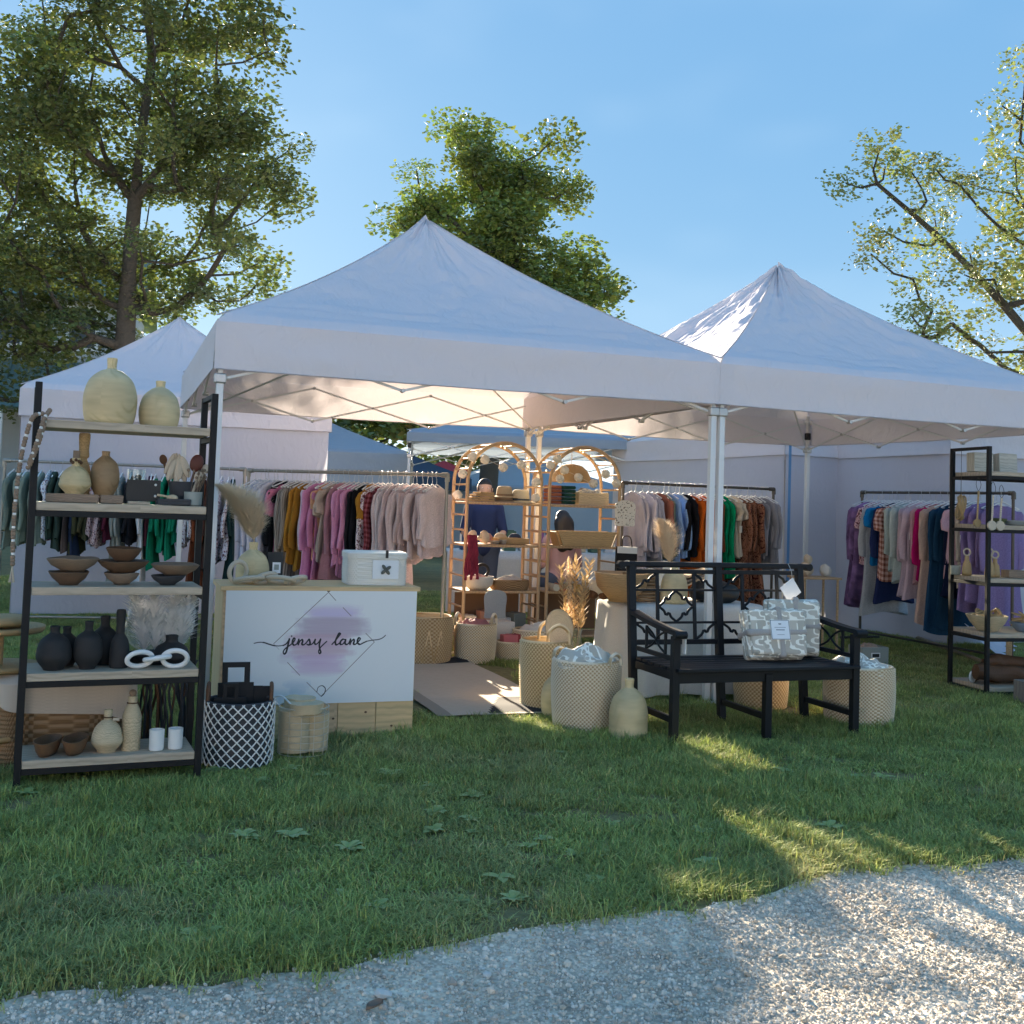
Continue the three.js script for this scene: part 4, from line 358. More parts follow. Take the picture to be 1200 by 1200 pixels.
{ const g = thing('lined_basket', 'dark wicker basket with draped linen liner behind the lowest shelf', 'basket', SH(0.2, 0, 0.54), sh.a - 0.08); part('wall', weave({ a: 0.27, b: 0.17, h: 0.4, rows: 20, cols: 72, amp: 0.018, sq: 0.3 }), M.wicker, g);
  part('liner', sheet(60, 16, (u, v) => { const a = u * 6.2832, sq = 0.26, c = Math.cos(a), s = Math.sin(a), px = Math.sign(c) * Math.pow(Math.abs(c), sq), pz = Math.sign(s) * Math.pow(Math.abs(s), sq); const out = v < 0.2 ? lerp(0.6, 1.0, v / 0.2) : 1.2 + 0.04 * Math.sin(u * 50) * v; const y = v < 0.2 ? 0.405 + 0.03 * Math.sin(v * 8) : 0.41 - 0.2 * (v - 0.2) * (1 + 0.35 * Math.sin(u * 9 + 1)); return [px * 0.275 * out, y, pz * 0.175 * out]; }), M.linen, g); part('bundle', warp(box(0, 0.42, 0, 0.42, 0.05, 0.24, 0.02), 0.01, 12), M.linen, g); }
{ const q = rng(63), g = thing('twig_bundle', 'upright bundle of dark twigs standing behind the lowest shelf', 'twigs', SH(0.6, 0, 0.5), sh.a); for (let i = 0; i < 46; i++) { const x = rr(-0.2, 0.2, q), z = rr(-0.06, 0.06, q); part('twig', tube([[x, 0.02, z], [x + rr(-0.02, 0.02, q), 0.18, z], [x + rr(-0.03, 0.03, q), 0.32, z], [x + rr(-0.05, 0.05, q), 0.47 + rr(-0.04, 0.04, q), z]], rr(0.004, 0.008, q), 10, 5), M.brownwood === 0 ? M.brownwood : (i % 3 ? M.charcoal : M.brownwood), g); } }
function weave({ a, b = a, h, rows, cols, amp = 0.006, sq = 1, flare = 1, bulge = 0.04, inner = 0.012, wave = 0 }) { const N = cols * 2, K = rows * 3; const at = (u, v, off) => { const th = u * Math.PI * 2, c = Math.cos(th), s = Math.sin(th), k = lerp(1, flare, v) * (1 + bulge * Math.sin(Math.PI * v)), px = Math.sign(c) * Math.pow(Math.abs(c), sq), pz = Math.sign(s) * Math.pow(Math.abs(s), sq), n = Math.hypot(c, s); return [(px * a * k + c * off), h * v + wave * Math.sin(th * 2) * v, (pz * b * k + s * off)]; };
  const outer = sheet(N, K, (u, v) => { const row = Math.min(rows - 1, Math.floor(v * rows)), f = v * rows - row, i = Math.round(u * N), over = (i + row) % 2 ? 1 : -0.25; return at(u, v, amp * Math.pow(Math.sin(Math.PI * clamp(f)), 0.7) * over); }, (u, v) => [u * N / 2, v * rows / 2]);
  const inn = sheet(Math.min(N, 60), 6, (u, v) => at(1 - u, v, -inner)); const base = sheet(24, 2, (u, v) => { const p = at(u, 0, 0); return [p[0] * v, 0.008, p[2] * v]; }); const rim = tube(Array.from({ length: 40 }, (_, i) => { const p = at(i / 40, 1, -inner / 2); return p; }), inner * 0.8, 80, 7, true); return J(outer, inn, base, rim); }
{ const q = rng(66), pts = []; const g = thing('bead_garland', 'grey wooden bead garland slung over the post of the tall shelf', 'garland', SH(0, 0, 0), 0); const path = new THREE.CatmullRomCurve3([[-0.05, 0.98, 0.05], [-0.055, 1.15, 0.05], [-0.05, 1.35, 0.045], [-0.035, 1.5, 0.04], [0.0, 1.63, 0.03], [0.03, 1.64, 0.0], [0.035, 1.55, 0.03], [0.0, 1.42, 0.045], [-0.01, 1.4, 0.045], [0.02, 1.5, 0.045], [0.04, 1.62, 0.02], [0.045, 1.66, -0.02]].map((p) => V(...p))); path.getSpacedPoints(86).forEach((p, i) => part('bead', mv(new THREE.SphereGeometry(0.0115 * (i % 4 === 3 ? 0.75 : 1), 8, 6), p.x, p.y, p.z), i % 4 === 3 ? M.whiteclay : M.driftwood, g)); part('tassel', J(...Array.from({ length: 14 }, (_, i) => rod([-0.05, 0.98, 0.05], [-0.05 + 0.012 * Math.cos(i), 0.9, 0.05 + 0.012 * Math.sin(i)], 0.0015, 4))), M.bone, g); }
{ // tiered pedestal boards left of the shelf
  const st = thing('pedestal_stand', 'three-tier stand of round wooden boards beside the tall shelf', 'stand', [-2.42, 0, -5.35], 0.2); part('column', rod([0, 0.02, 0], [0, 0.62, 0], 0.02, 12), M.honeywood, st); for (const [y, r] of [[0.62, 0.2], [0.44, 0.18], [0.12, 0.17]]) part('round_board', lathe([[0, y], [r * 0.95, y], [r, y + 0.012], [r, y + 0.03], [r * 0.9, y + 0.022], [0, y + 0.02]], 40), M.honeywood, st); part('foot', lathe([[0, 0], [0.1, 0], [0.1, 0.02], [0.03, 0.04]], 24), M.honeywood, st); }
single('round_bowl_lid', lathe([[0, 0], [0.11, 0], [0.12, 0.02], [0.1, 0.045], [0, 0.055]], 36), M.honeywood, 'round wooden board lying on the top tier of the pedestal stand', 'board', [-2.42, 0.652, -5.35]);
// ---------- sign counter and its goods ----------
const CT = { o: [-1.516, -5.96], a: TR }, loc = (B) => (x, y, d) => [B.o[0] + x * Math.cos(B.a) - d * Math.sin(B.a), y, B.o[1] - x * Math.sin(B.a) - d * Math.cos(B.a)], CL = loc(CT);
const signTex = canvasTex(1072, 626, (c, W, H) => {
  c.fillStyle = '#e9eaea'; c.fillRect(0, 0, W, H); const X = (x) => 108 + 0.705 * x, Y = (y) => -28 + 0.705 * y, q = rng(3);
  const wash = (x0, y0, x1, y1, col, n) => { for (let i = 0; i < n; i++) { c.globalAlpha = 0.05; c.fillStyle = col; const y = rr(y0, y1, q), h = rr(14, 60, q), a = rr(x0 - 30, x0 + 60, q), b = rr(x1 - 90, x1 + 30, q); c.beginPath(); c.ellipse((a + b) / 2 * 0.705 + 108, Y(y), (b - a) / 2 * 0.705, h * 0.6, rr(-0.06, 0.06, q), 0, 7); c.fill(); c.fillRect(X(a), Y(y - h / 2), X(b) - X(a), h * 0.6); } c.globalAlpha = 1; };
  wash(470, 170, 930, 270, '#b9b4cf', 16); wash(400, 270, 980, 400, '#b08fae', 34); wash(330, 400, 860, 560, '#b592ab', 34); wash(390, 560, 800, 690, '#bb9fb8', 22); wash(270, 430, 420, 600, '#c0aec2', 10); wash(330, 770, 520, 860, '#b3b6dd', 10);
  c.lineCap = c.lineJoin = 'round'; const line = (w, col, ...p) => { c.strokeStyle = col; c.lineWidth = w; c.beginPath(); p.forEach(([x, y], i) => (i ? c.lineTo(X(x), Y(y)) : c.moveTo(X(x), Y(y)))); c.stroke(); };
  const g = '#75665c'; line(3, g, [640, 62], [225, 460]); line(3, g, [1028, 455], [615, 872]); line(3, g, [640, 62], [700, 125]); line(3, g, [762, 182], [830, 248]); line(3, g, [955, 385], [1028, 455]); line(3, g, [340, 605], [440, 706]); line(3, g, [498, 762], [612, 870]); line(2, '#b5aca8', [225, 460], [270, 505]);
  c.fillStyle = '#3b2a22'; c.beginPath(); c.ellipse(X(640), Y(52), 9, 5, 0, 0, 7); c.fill();
  const pen = (w, P) => { const cv = new THREE.CatmullRomCurve3(P.map(([x, y]) => V(X(x), Y(y), 0)), false, 'centripetal').getPoints(P.length * 8); c.strokeStyle = '#16161c'; for (let i = 1; i < cv.length; i++) { const dy = cv[i].y - cv[i - 1].y; c.lineWidth = w * (dy > 0.4 ? 1.25 : 0.85); c.beginPath(); c.moveTo(cv[i - 1].x, cv[i - 1].y); c.lineTo(cv[i].x, cv[i].y); c.stroke(); } };
  pen(5.2, [[75, 455], [110, 448], [150, 450], [190, 463], [235, 475], [280, 476], [318, 468]]);
  pen(7.6, [[300, 474], [322, 462], [338, 440], [346, 424], [340, 455], [332, 500], [322, 532], [310, 540], [303, 524], [316, 500], [345, 478], [366, 462], [384, 442], [391, 424], [383, 418], [373, 434], [372, 458], [385, 472], [404, 464], [416, 440], [420, 428], [418, 468]]);
  pen(7.6, [[418, 468], [430, 442], [446, 430], [451, 442], [446, 464], [458, 471], [475, 460], [492, 438], [500, 428], [508, 446], [510, 462], [498, 472], [486, 467]]); pen(7.2, [[498, 472], [516, 470], [532, 460], [546, 436], [550, 430], [545, 455], [555, 468], [575, 455], [592, 428], [584, 470], [590, 508], [598, 530], [588, 540], [580, 522], [595, 492], [620, 466], [642, 446]]);
  pen(7.8, [[685, 470], [710, 442], [740, 402], [750, 386], [741, 382], [724, 412], [711, 450], [718, 473], [740, 464], [752, 452]]); pen(7.6, [[792, 436], [772, 430], [752, 450], [753, 470], [770, 469], [788, 446], [793, 434], [790, 464], [804, 472], [820, 460], [829, 438], [832, 430], [830, 470]]);
  pen(7.6, [[830, 470], [843, 445], [858, 432], [863, 446], [858, 467], [872, 472], [886, 460], [905, 441], [912, 426], [901, 420], [890, 438], [892, 461], [910, 472], [936, 461], [965, 448]]); pen(5.2, [[965, 448], [1010, 440], [1060, 435], [1095, 422], [1118, 402]]);
  c.fillStyle = '#16161c'; c.beginPath(); c.arc(X(363), Y(402), 4, 0, 7); c.fill(); pen(3.6, [[580, 838], [590, 802], [620, 790], [646, 812], [640, 850], [618, 872]]);
});
{
  const g = thing('sign_counter', 'pine counter with a white front panel of script lettering', 'counter', [CT.o[0], 0, CT.o[1]], TR), W = 1.072, D = 0.46, H = 0.825, q = rng(12);
  for (let i = 0; i < 5; i++) part('front_plank', uvBox(mv(box(W / 10 + i * W / 5, (H - 0.03) / 2, -0.011, W / 5 - 0.003, H - 0.03, 0.018, 0.002).rotateZ(0), 0, 0, 0)), mat({ color: RGB(0.82 * rr(0.9, 1.05, q), 0.58 * rr(0.9, 1.05, q), 0.32), map: T.pine, roughness: 0.65 }), g);
  for (const x of [0.009, W - 0.009]) for (let i = 0; i < 3; i++) part('side_plank', box(x, (H - 0.03) / 2, -0.0215 - (i + 0.5) * (D - 0.022) / 3, 0.018, H - 0.03, (D - 0.022) / 3 - 0.003, 0.002), M.pine, g);
  for (let i = 0; i < 3; i++) part('top_plank', box(W / 2, H - 0.014, 0.008 - (i + 0.5) * (D + 0.02) / 3, W + 0.03, 0.026, (D + 0.02) / 3 - 0.003, 0.003), M.pine, g);
  const pn = new THREE.BoxGeometry(W - 0.02, 0.622, 0.006); pn.translate(W / 2 + 0.005, 0.186 + 0.311, 0.003); part('sign_panel', pn, [M.paper, M.paper, M.paper, M.paper, mat({ map: signTex, color: RGB(0.95, 0.95, 0.95), roughness: 0.55 }), M.paper], g);
  for (const [x, y] of [[0.2, 0.06], [0.62, 0.1], [0.95, 0.05], [0.8, 0.13]]) part('knot', new THREE.CircleGeometry(0.006, 10).scale(1.3, 1, 1).translate(x, y, -0.0005), M.brownwood, g);
}
chainLinks('large pale wooden link chain lying on the sign counter', M.bone, [[0.0, 0.068, 0, 0.1, 0.35, 0, 0.05, 0.056], [0.06, 0.03, 0.02, 1.3, 0, 0.1, 0.075, 0.04], [0.15, 0.035, -0.01, 0.9, 0.2, 0.2, 0.06, 0.04], [0.23, 0.03, 0.03, 1.2, 0, -0.1, 0.075, 0.04], [0.31, 0.028, 0.02, 1.1, 0.3, 0.15, 0.06, 0.035]], CL(0.08, 0.825, 0.08), TR, 0.0125);
{ const v = thing('pampas_vase', 'pale wooden jug holding one pampas plume on the sign counter', 'vase', CL(0.17, 0.825, 0.19), TR); part('jug', jugGeo(0.182, 0.225, 0.045, 0.04, 0.5, 0.95), M.jugwood, v); part('plume', mv(plume(5, 6500, 0.33, 0.15, -0.17, 0.0011), 0.0, 0.2, 0), M.pampas, v); part('stem', tube([[0, 0.1, 0], [0, 0.25, 0], [-0.02, 0.34, 0]], 0.004, 10, 5), M.wheat, v); }
{ const s = thing('card_stand', 'small black stand with a white printed card on the sign counter', 'card stand', CL(0.295, 0.825, 0.2), TR - 0.15); const p = part('board', box(0, 0.088, 0, 0.085, 0.17, 0.008, 0.002).rotateX(-0.12), M.blackplastic, s); part('card', box(0.008, 0.085, 0.009, 0.045, 0.06, 0.002).rotateX(-0.12), M.paper, p); part('mark', box(0.008, 0.088, 0.0115, 0.026, 0.03, 0.001).rotateX(-0.12), M.greyclay, p); }
{ const b = thing('wicker_box', 'white wicker box with a bow and printed front on the sign counter', 'box', CL(0.86, 0.825, 0.2), TR - 0.05), h = 0.15; part('wall', weave({ a: 0.165, b: 0.115, h, rows: 13, cols: 60, amp: 0.006, sq: 0.14, bulge: 0.02 }), M.whitewicker, b); part('lid', mv(weave({ a: 0.172, b: 0.122, h: 0.028, rows: 3, cols: 60, amp: 0.005, sq: 0.14, bulge: 0 }), 0, h, 0), M.whitewicker, b); part('lid_top', box(0, h + 0.026, 0, 0.31, 0.008, 0.21, 0.003), M.whitewicker, b);
  part('label_panel', box(0.045, 0.09, 0.125, 0.15, 0.105, 0.004), M.paper, b); part('bow', J(...[0.6, 2.2, 3.9, 5.4].map((a) => { const g = new THREE.SphereGeometry(0.018, 12, 8).scale(1, 0.55, 0.3); g.rotateZ(a); return mv(g, 0.045 + 0.017 * Math.cos(a), 0.09 + 0.017 * Math.sin(a), 0.134); })), mat({ color: RGB(0.12, 0.12, 0.1) }), b); part('clasp', box(0.05, 0.178, 0.128, 0.016, 0.045, 0.006, 0.002), M.blackplastic, b); }
{ // black and white diamond basket with black boards
  const b = thing('diamond_basket', 'dark basket wrapped in a white rope diamond net beside the counter', 'basket', [-1.3, 0, -5.53], 0.2), R1 = 0.16, h = 0.3; part('wall', weave({ a: R1, h, rows: 22, cols: 44, amp: 0.004, flare: 1.02, bulge: 0.02 }), M.charcoal, b);
  for (const d of [-1, 1]) for (let i = 0; i < 22; i++) part('net_rope', tube(Array.from({ length: 9 }, (_, k) => { const t = k / 8, a = i / 22 * 6.2832 + d * t * 1.75, r = R1 * lerp(1, 1.02, t) + 0.008 + (d > 0 ? 0.0025 : 0); return [r * Math.cos(a), 0.006 + h * t, r * Math.sin(a)]; }), 0.0036, 20, 5), M.rope, b);
  for (const s of [-1, 1]) part('handle', tube([[s * 0.15, h - 0.02, 0.05], [s * 0.152, h + 0.06, 0.035], [s * 0.15, h + 0.085, 0], [s * 0.152, h + 0.06, -0.035], [s * 0.15, h - 0.02, -0.05]], 0.0095, 26, 8), M.brownwood, b); }
function frameBoard(w, h, t, hw, hh, ft, label, pos, turn, lean) { const s = new THREE.Shape(); s.moveTo(-w / 2, 0); s.lineTo(w / 2, 0); s.lineTo(w / 2, h); s.lineTo(hw / 2, h); s.lineTo(hw / 2, h + hh); s.lineTo(-hw / 2, h + hh); s.lineTo(-hw / 2, h); s.lineTo(-w / 2, h); s.closePath(); const o = new THREE.Path(); o.moveTo(-hw / 2 + ft, h + 0.002); o.lineTo(-hw / 2 + ft, h + hh - ft); o.lineTo(hw / 2 - ft, h + hh - ft); o.lineTo(hw / 2 - ft, h + 0.002); o.closePath(); s.holes.push(o); const g = uvBox(new THREE.ExtrudeGeometry(s, { depth: t, bevelSize: 0.002, bevelThickness: 0.002, bevelSegments: 1 })); const m = single('handled_board', g, M.blackmetal, label, 'board', pos, turn); m.rotation.order = 'YXZ'; m.rotation.x = lean; return m; }
frameBoard(0.17, 0.36, 0.02, 0.13, 0.1, 0.022, 'tallest black handled board standing in the diamond net basket', [-1.33, 0.015, -5.57], 0.35, -0.1); frameBoard(0.15, 0.3, 0.02, 0.07, 0.07, 0.016, 'shorter black handled board in front in the diamond net basket', [-1.34, 0.015, -5.5], 0.3, -0.06); frameBoard(0.2, 0.34, 0.02, 0.1, 0.001, 0.0004, 'plain black board at the back of the diamond net basket', [-1.26, 0.015, -5.6], 0.2, -0.14);
{ // wire basket
  const b = thing('wire_basket', 'pale wire basket holding wooden rounds beside the counter', 'basket', [-1.02, 0, -5.75], 0.1), r = 0.125; for (let k = 0; k < 8; k++) part('hoop', tube(Array.from({ length: 20 }, (_, i) => [r * Math.cos(i / 20 * 6.2832), 0.012 + k * 0.033, r * Math.sin(i / 20 * 6.2832)]), k === 7 ? 0.004 : 0.0018, 48, 5, true), M.wiremetal, b); for (let i = 0; i < 12; i++) part('upright_wire', rod([r * Math.cos(i * 0.5236), 0.008, r * Math.sin(i * 0.5236)], [r * Math.cos(i * 0.5236), 0.245, r * Math.sin(i * 0.5236)], 0.0018, 5), M.wiremetal, b); part('handle', tube([[-r, 0.24, 0], [-r - 0.03, 0.28, 0.02], [-r + 0.01, 0.3, 0.05], [-r * 0.3, 0.25, r * 0.9]], 0.0045, 20, 6), M.whiteclay, b); }
[[-1.06, 0.02, -5.72, 0.5, 0.085, 0.21], [-0.97, 0.02, -5.78, -0.4, 0.075, 0.19], [-1.0, 0.22, -5.7, 0.2, 0.09, 0.05], [-1.05, 0.2, -5.79, 0.9, 0.08, 0.08]].forEach(([x, y, z, a, r, h], i) => single('wooden_round', warp(mv(new THREE.CylinderGeometry(r, r * 0.92, h, 26, 4), 0, h / 2, 0), 0.004, 12, i), M.palewood, ['upright pale wooden log round in the wire basket', 'second upright pale wooden round at the back of the wire basket', 'flat pale wooden round on top of the wire basket', 'tilted wooden round under the top one in the wire basket'][i], 'wooden round', [x, y, z], a));
// ---------- baskets and jugs on the lawn ----------
function hoopHandle(x, y, z, w, h, r) { return tube([[x - w, y, z], [x - w * 0.8, y + h * 0.7, z], [x, y + h, z], [x + w * 0.8, y + h * 0.7, z], [x + w, y, z]], r, 24, 8); }
{ const b = thing('seagrass_basket', 'large cream woven basket with a grey blanket beside the lit jug', 'basket', [0.49, 0, -6.68], 0.3); part('wall', weave({ a: 0.18, h: 0.4, rows: 34, cols: 50, amp: 0.012, flare: 1.1, bulge: 0.05 }), M.paleseagrass, b); for (const s of [-1, 1]) { const h = part('handle', hoopHandle(0, 0, 0, 0.06, 0.07, 0.011), M.paleseagrass, b); h.position.set(s * 0.12, 0.38, s * 0.155); h.rotation.y = 0.6; } }
const leopard = dataTex(256, 256, (u, v) => { const a = vn(u * 9, v * 9, 9), b = vn(u * 9 + 3.3, v * 9 + 1.7, 0), r = Math.abs(a - 0.47) < 0.14 && b > 0.25; return r ? [0.99, 0.98, 0.94] : a > 0.6 ? [0.74, 0.71, 0.66] : [0.8, 0.77, 0.72]; }, 3.8);
M.leopard = mat({ color: RGB(0.95, 0.95, 0.92), map: leopard, roughness: 1, side: THREE.DoubleSide });
function crumple(w, h, d, seed) { return sheet(40, 26, (u, v) => { const a = u * 6.2832, p = v * Math.PI / 2, k = 1 + 0.5 * (fbm(Math.cos(a) * 2.2 + seed, Math.sin(a) * 2.2 + v * 3, 3) - 0.5); return [Math.cos(a) * Math.cos(p) * w * k, Math.sin(p) * h * (0.8 + 0.9 * (fbm(Math.cos(a) * Math.cos(p) * 3 + seed, Math.sin(a) * Math.cos(p) * 3, 3) - 0.3)), Math.sin(a) * Math.cos(p) * d * k]; }, (u, v) => [u * 0.8, v * 0.3]); }
single('throw_blanket', crumple(0.185, 0.12, 0.185, 3), M.leopard, 'grey patterned blanket stuffed in the large cream basket', 'blanket', [0.49, 0.36, -6.68]);
{ const b = thing('seagrass_basket', 'tall tan seagrass basket with arched handles beside the rug', 'basket', [0.27, 0, -7.3], 0.2); part('wall', weave({ a: 0.15, h: 0.43, rows: 32, cols: 44, amp: 0.012, flare: 1.12, bulge: 0.03 }), M.straw, b); for (const s of [-1, 1]) { const h = part('handle', hoopHandle(0, 0, 0, 0.075, 0.12, 0.012), M.straw, b); h.position.set(0.05, 0.42, s * 0.13); } }
{ const d = single('oval_tray', lathe([[0, 0], [0.075, 0.004], [0.095, 0.03], [0.088, 0.03], [0.07, 0.012], [0, 0.01]], 36).scale(1, 1, 1.35), M.palewood, 'oval pale wooden tray standing in the tall tan basket', 'tray', [0.36, 0.5, -7.38]); d.rotation.set(1.35, 0.2, 0.25); }
vase('wooden_jug', 'pale wooden jug tucked between the tall and the cream baskets', jugGeo(0.2, 0.3, 0.045, 0.05, 0.55, 0.9), M.jugwood, [0.335, 0, -7.02]); vase('wooden_jug', 'sunlit pale wooden jug standing on the grass before the bench', jugGeo(0.222, 0.335, 0.05, 0.05, 0.55, 0.97), M.jugwood, [0.72, 0, -6.42], 1);
{ const b = thing('seagrass_basket', 'rope-laced tan basket behind the counter end at the rug', 'basket', [-0.65, 0, -9.14], 0.3); part('wall', weave({ a: 0.19, h: 0.37, rows: 24, cols: 50, amp: 0.011, flare: 1.06, sq: 0.8 }), M.seagrass, b); for (let i = 0; i < 13; i++) for (const s of [-1, 1]) part('lacing', rod([0.205 * Math.cos(i * 0.483), 0.02, 0.205 * Math.sin(i * 0.483)], [0.213 * Math.cos(i * 0.483 + s * 0.24), 0.27, 0.213 * Math.sin(i * 0.483 + s * 0.24)], 0.005, 5), M.straw, b); }
{ const b = thing('seagrass_basket', 'greyish woven basket with peaked handles holding folded textiles', 'basket', [-0.25, 0, -9.24], 0.1); part('wall', weave({ a: 0.155, h: 0.31, rows: 28, cols: 44, amp: 0.011, flare: 1.08 }), M.paleseagrass, b); for (const s of [-1, 1]) part('handle', mv(hoopHandle(0, 0, 0, 0.07, 0.09, 0.013).rotateY(1.2), s * 0.15, 0.3, 0), M.paleseagrass, b); }
single('folded_textile', crumple(0.13, 0.07, 0.13, 8), mat({ color: RGB(0.36, 0.14, 0.15), side: THREE.DoubleSide }), 'dusty red textiles heaped in the greyish woven basket', 'textile', [-0.25, 0.28, -9.24]);
{ const b = thing('low_basket', 'low grey woven basket of red packages beside the rug', 'basket', [0.06, 0, -9.42], 0.1); part('wall', weave({ a: 0.125, h: 0.15, rows: 14, cols: 40, amp: 0.01, flare: 1.1 }), M.paleseagrass, b); }
[[0.03, 0.13, -9.4, 0.13], [0.1, 0.13, -9.46, 0.11]].forEach(([x, y, z, w], i) => single('gift_box', J(box(0, 0.04, 0, w, 0.08, 0.09, 0.004), box(0, 0.042, 0, w * 0.2, 0.082, 0.092)), mat({ color: i ? RGB(0.3, 0.04, 0.05) : RGB(0.55, 0.15, 0.17) }), i ? 'dark red package at the back of the low grey basket' : 'pinkish red package at the front of the low grey basket', 'package', [x, y, z], 0.4));
{ const b = thing('wide_basket', 'wide pale basket of linens under the right arched shelf', 'basket', [0.3, 0, -9.6], TR); part('wall', weave({ a: 0.24, b: 0.15, h: 0.24, rows: 16, cols: 44, amp: 0.006, sq: 0.6 }), M.paleseagrass, b); }
single('folded_textile', crumple(0.2, 0.08, 0.12, 12), M.offwhite, 'white linens heaped in the wide pale basket', 'textile', [0.3, 0.21, -9.6], TR);
single('storage_box', box(0, 0.15, 0, 0.2, 0.3, 0.2, 0.01), M.offwhite, 'white box standing behind the greyish woven basket', 'box', [-0.05, 0, -9.62], 0.4);
single('storage_box', J(box(0, 0.15, 0, 0.36, 0.3, 0.24, 0.006), box(0, 0.31, 0, 0.38, 0.03, 0.26, 0.004)), M.charcoal, 'dark storage box behind the rope-laced basket', 'box', [-0.7, 0, -9.55], TR);
single('draped_cloth', sheet(16, 20, (u, v) => [lerp(-0.09, 0.09, u), v < 0.3 ? 0.335 + 0.01 * Math.sin(u * 6) : 0.34 - (v - 0.3) * 0.3, lerp(-0.12, 0.14, Math.min(1, v / 0.3)) + 0.015 * Math.sin(u * 9) * v]), M.offwhite, 'white cloth draped over the dark storage box', 'cloth', [-0.62, 0, -9.53], TR);
{ // rug with black stepped motif
  const tex = canvasTex(512, 1024, (c, W, H) => { c.fillStyle = '#b9aa98'; c.fillRect(0, 0, W, H); const q = rng(4); for (let i = 0; i < 5000; i++) { c.fillStyle = `rgba(${q() < 0.5 ? '90,75,60' : '225,215,200'},${0.05 + q() * 0.09})`; c.fillRect(q() * W, q() * H, 2 + q() * 26, 1.5); } c.fillStyle = '#8f8577'; c.fillRect(0, 0, 54, H); c.fillStyle = '#24242a'; const step = (x, y, n, dx, dy, w) => { for (let i = 0; i < n; i++) c.fillRect(x + i * dx, y - i * dy, w - i * dx, dy); }; step(200, 985, 10, 14, 22, 312); step(210, 40, 6, 14, 16, 200); step(340, 120, 6, 10, 14, 160); c.fillRect(0, 0, W, 8); });
  const g = sheet(24, 50, (u, v) => [lerp(-0.44, 0.44, u), 0.012 + 0.012 * (fbm(u * 5, v * 10, 3)) + 0.03 * Math.exp(-Math.pow((v - 0.95) * 18, 2)) * Math.sin(u * 8), lerp(1.14, -1.25, v)], (u, v) => [u, v]);
  single('area_rug', g, mat({ map: tex, roughness: 1, side: THREE.DoubleSide }), 'beige rug with black stepped motifs lying on the grass inside the tent', 'rug', [-0.36, 0, -8.0], TR); }
// ---------- arched shelves ----------
const AL = { o: [-0.05, -9.9], a: TR }, AR = { o: [0.685, -10.165], a: TR }, LA = loc(AL), RA = loc(AR);
function archShelf(label, B) { const g = thing('arched_shelf', label, 'shelf', [B.o[0], 0, B.o[1]], B.a), r = 0.35, cy = 1.5, D = 0.42; const hoop = (z) => { const P = [[-r, 0, z]]; for (let i = 0; i <= 4; i++) P.push([-r, 0.3 + i * 0.28, z]); for (let i = 0; i <= 12; i++) { const a = Math.PI - i / 12 * Math.PI; P.push([r * Math.cos(a), cy + r * Math.sin(a), z]); } for (let i = 4; i >= 0; i--) P.push([r, 0.3 + i * 0.28, z]); P.push([r, 0, z]); return tube(P, 0.0165, 90, 8); };
  part('hoop', hoop(0), M.archwood, g); part('hoop', hoop(-D), M.archwood, g);
  for (const s of [-1, 1]) for (let y = 0.12; y < 1.5; y += 0.135) part('rung', rod([s * r, y, 0.005], [s * r, y, -D], 0.009, 8), M.archwood, g); for (let i = 1; i < 10; i++) { const a = i / 10 * Math.PI; part('rung', rod([r * Math.cos(a), cy + r * Math.sin(a), 0.0], [r * Math.cos(a), cy + r * Math.sin(a), -D], 0.009, 8), M.archwood, g); }
  for (const y of [1.32, 0.945, 0.535, 0.14]) { part('shelf_board', box(0, y - 0.012, -D / 2, 0.665, 0.018, D - 0.036, 0.002), M.archwood, g); for (const z of [0, -D]) part('shelf_rail', rod([-r, y - 0.012, z], [r, y - 0.012, z], 0.013, 10), M.archwood, g); }
  return g; }
archShelf('arched bamboo shelf hung with hats and a red scarf', AL); archShelf('arched bamboo shelf holding folded stacks and a long wooden trough', AR);
function garland(label, B, pts, L) { const g = thing('pompom_garland', label, 'garland', [B.o[0], 0, B.o[1]], B.a); pts.forEach(([x, y, z = 0.045], i) => part('pom_pom', warp(mv(new THREE.IcosahedronGeometry(0.04, 4), x, y, z), 0.006, 70, i), mat({ color: RGB(0.8, 0.73, 0.6), roughness: 1 }), g)); part('string', tube(pts.map(([x, y, z = 0.045]) => [x, y + 0.01, z]), 0.0025, 60, 4), M.bone, g); return g; }
garland('cream pompom garland strung round the arch with the hats', AL, [[-0.44, 1.37, 0], [-0.4, 1.56, 0.0], [-0.33, 1.71], [-0.21, 1.69], [-0.04, 1.63], [0.13, 1.66], [0.28, 1.51], [0.28, 1.37]]);
garland('cream pompom garland strung round the arch with the long trough', AR, [[-0.27, 1.55], [-0.37, 1.67], [-0.3, 1.73], [-0.23, 1.63], [-0.09, 1.57], [0.06, 1.52], [0.18, 1.61], [0.29, 1.53]]);
for (const [B, l] of [[AL, 'string of tiny warm lights along the arch with the hats'], [AR, 'string of tiny warm lights along the arch with the trough']]) { const g = thing('light_string', l, 'string lights', [B.o[0], 0, B.o[1]], B.a), P = Array.from({ length: 9 }, (_, i) => { const a = 2.7 - i * 0.27; return [0.345 * Math.cos(a), 1.5 + 0.345 * Math.sin(a) - 0.02, -0.2 + 0.1 * Math.sin(i * 2)]; }); part('wire', tube(P, 0.0015, 40, 4), M.bone, g); for (const p of P) part('bulb', mv(new THREE.SphereGeometry(0.008, 8, 6), ...p), mat({ color: RGB(1, 0.8, 0.5), emissive: RGB(1, 0.7, 0.35), emissiveIntensity: 0.7 }), g); }
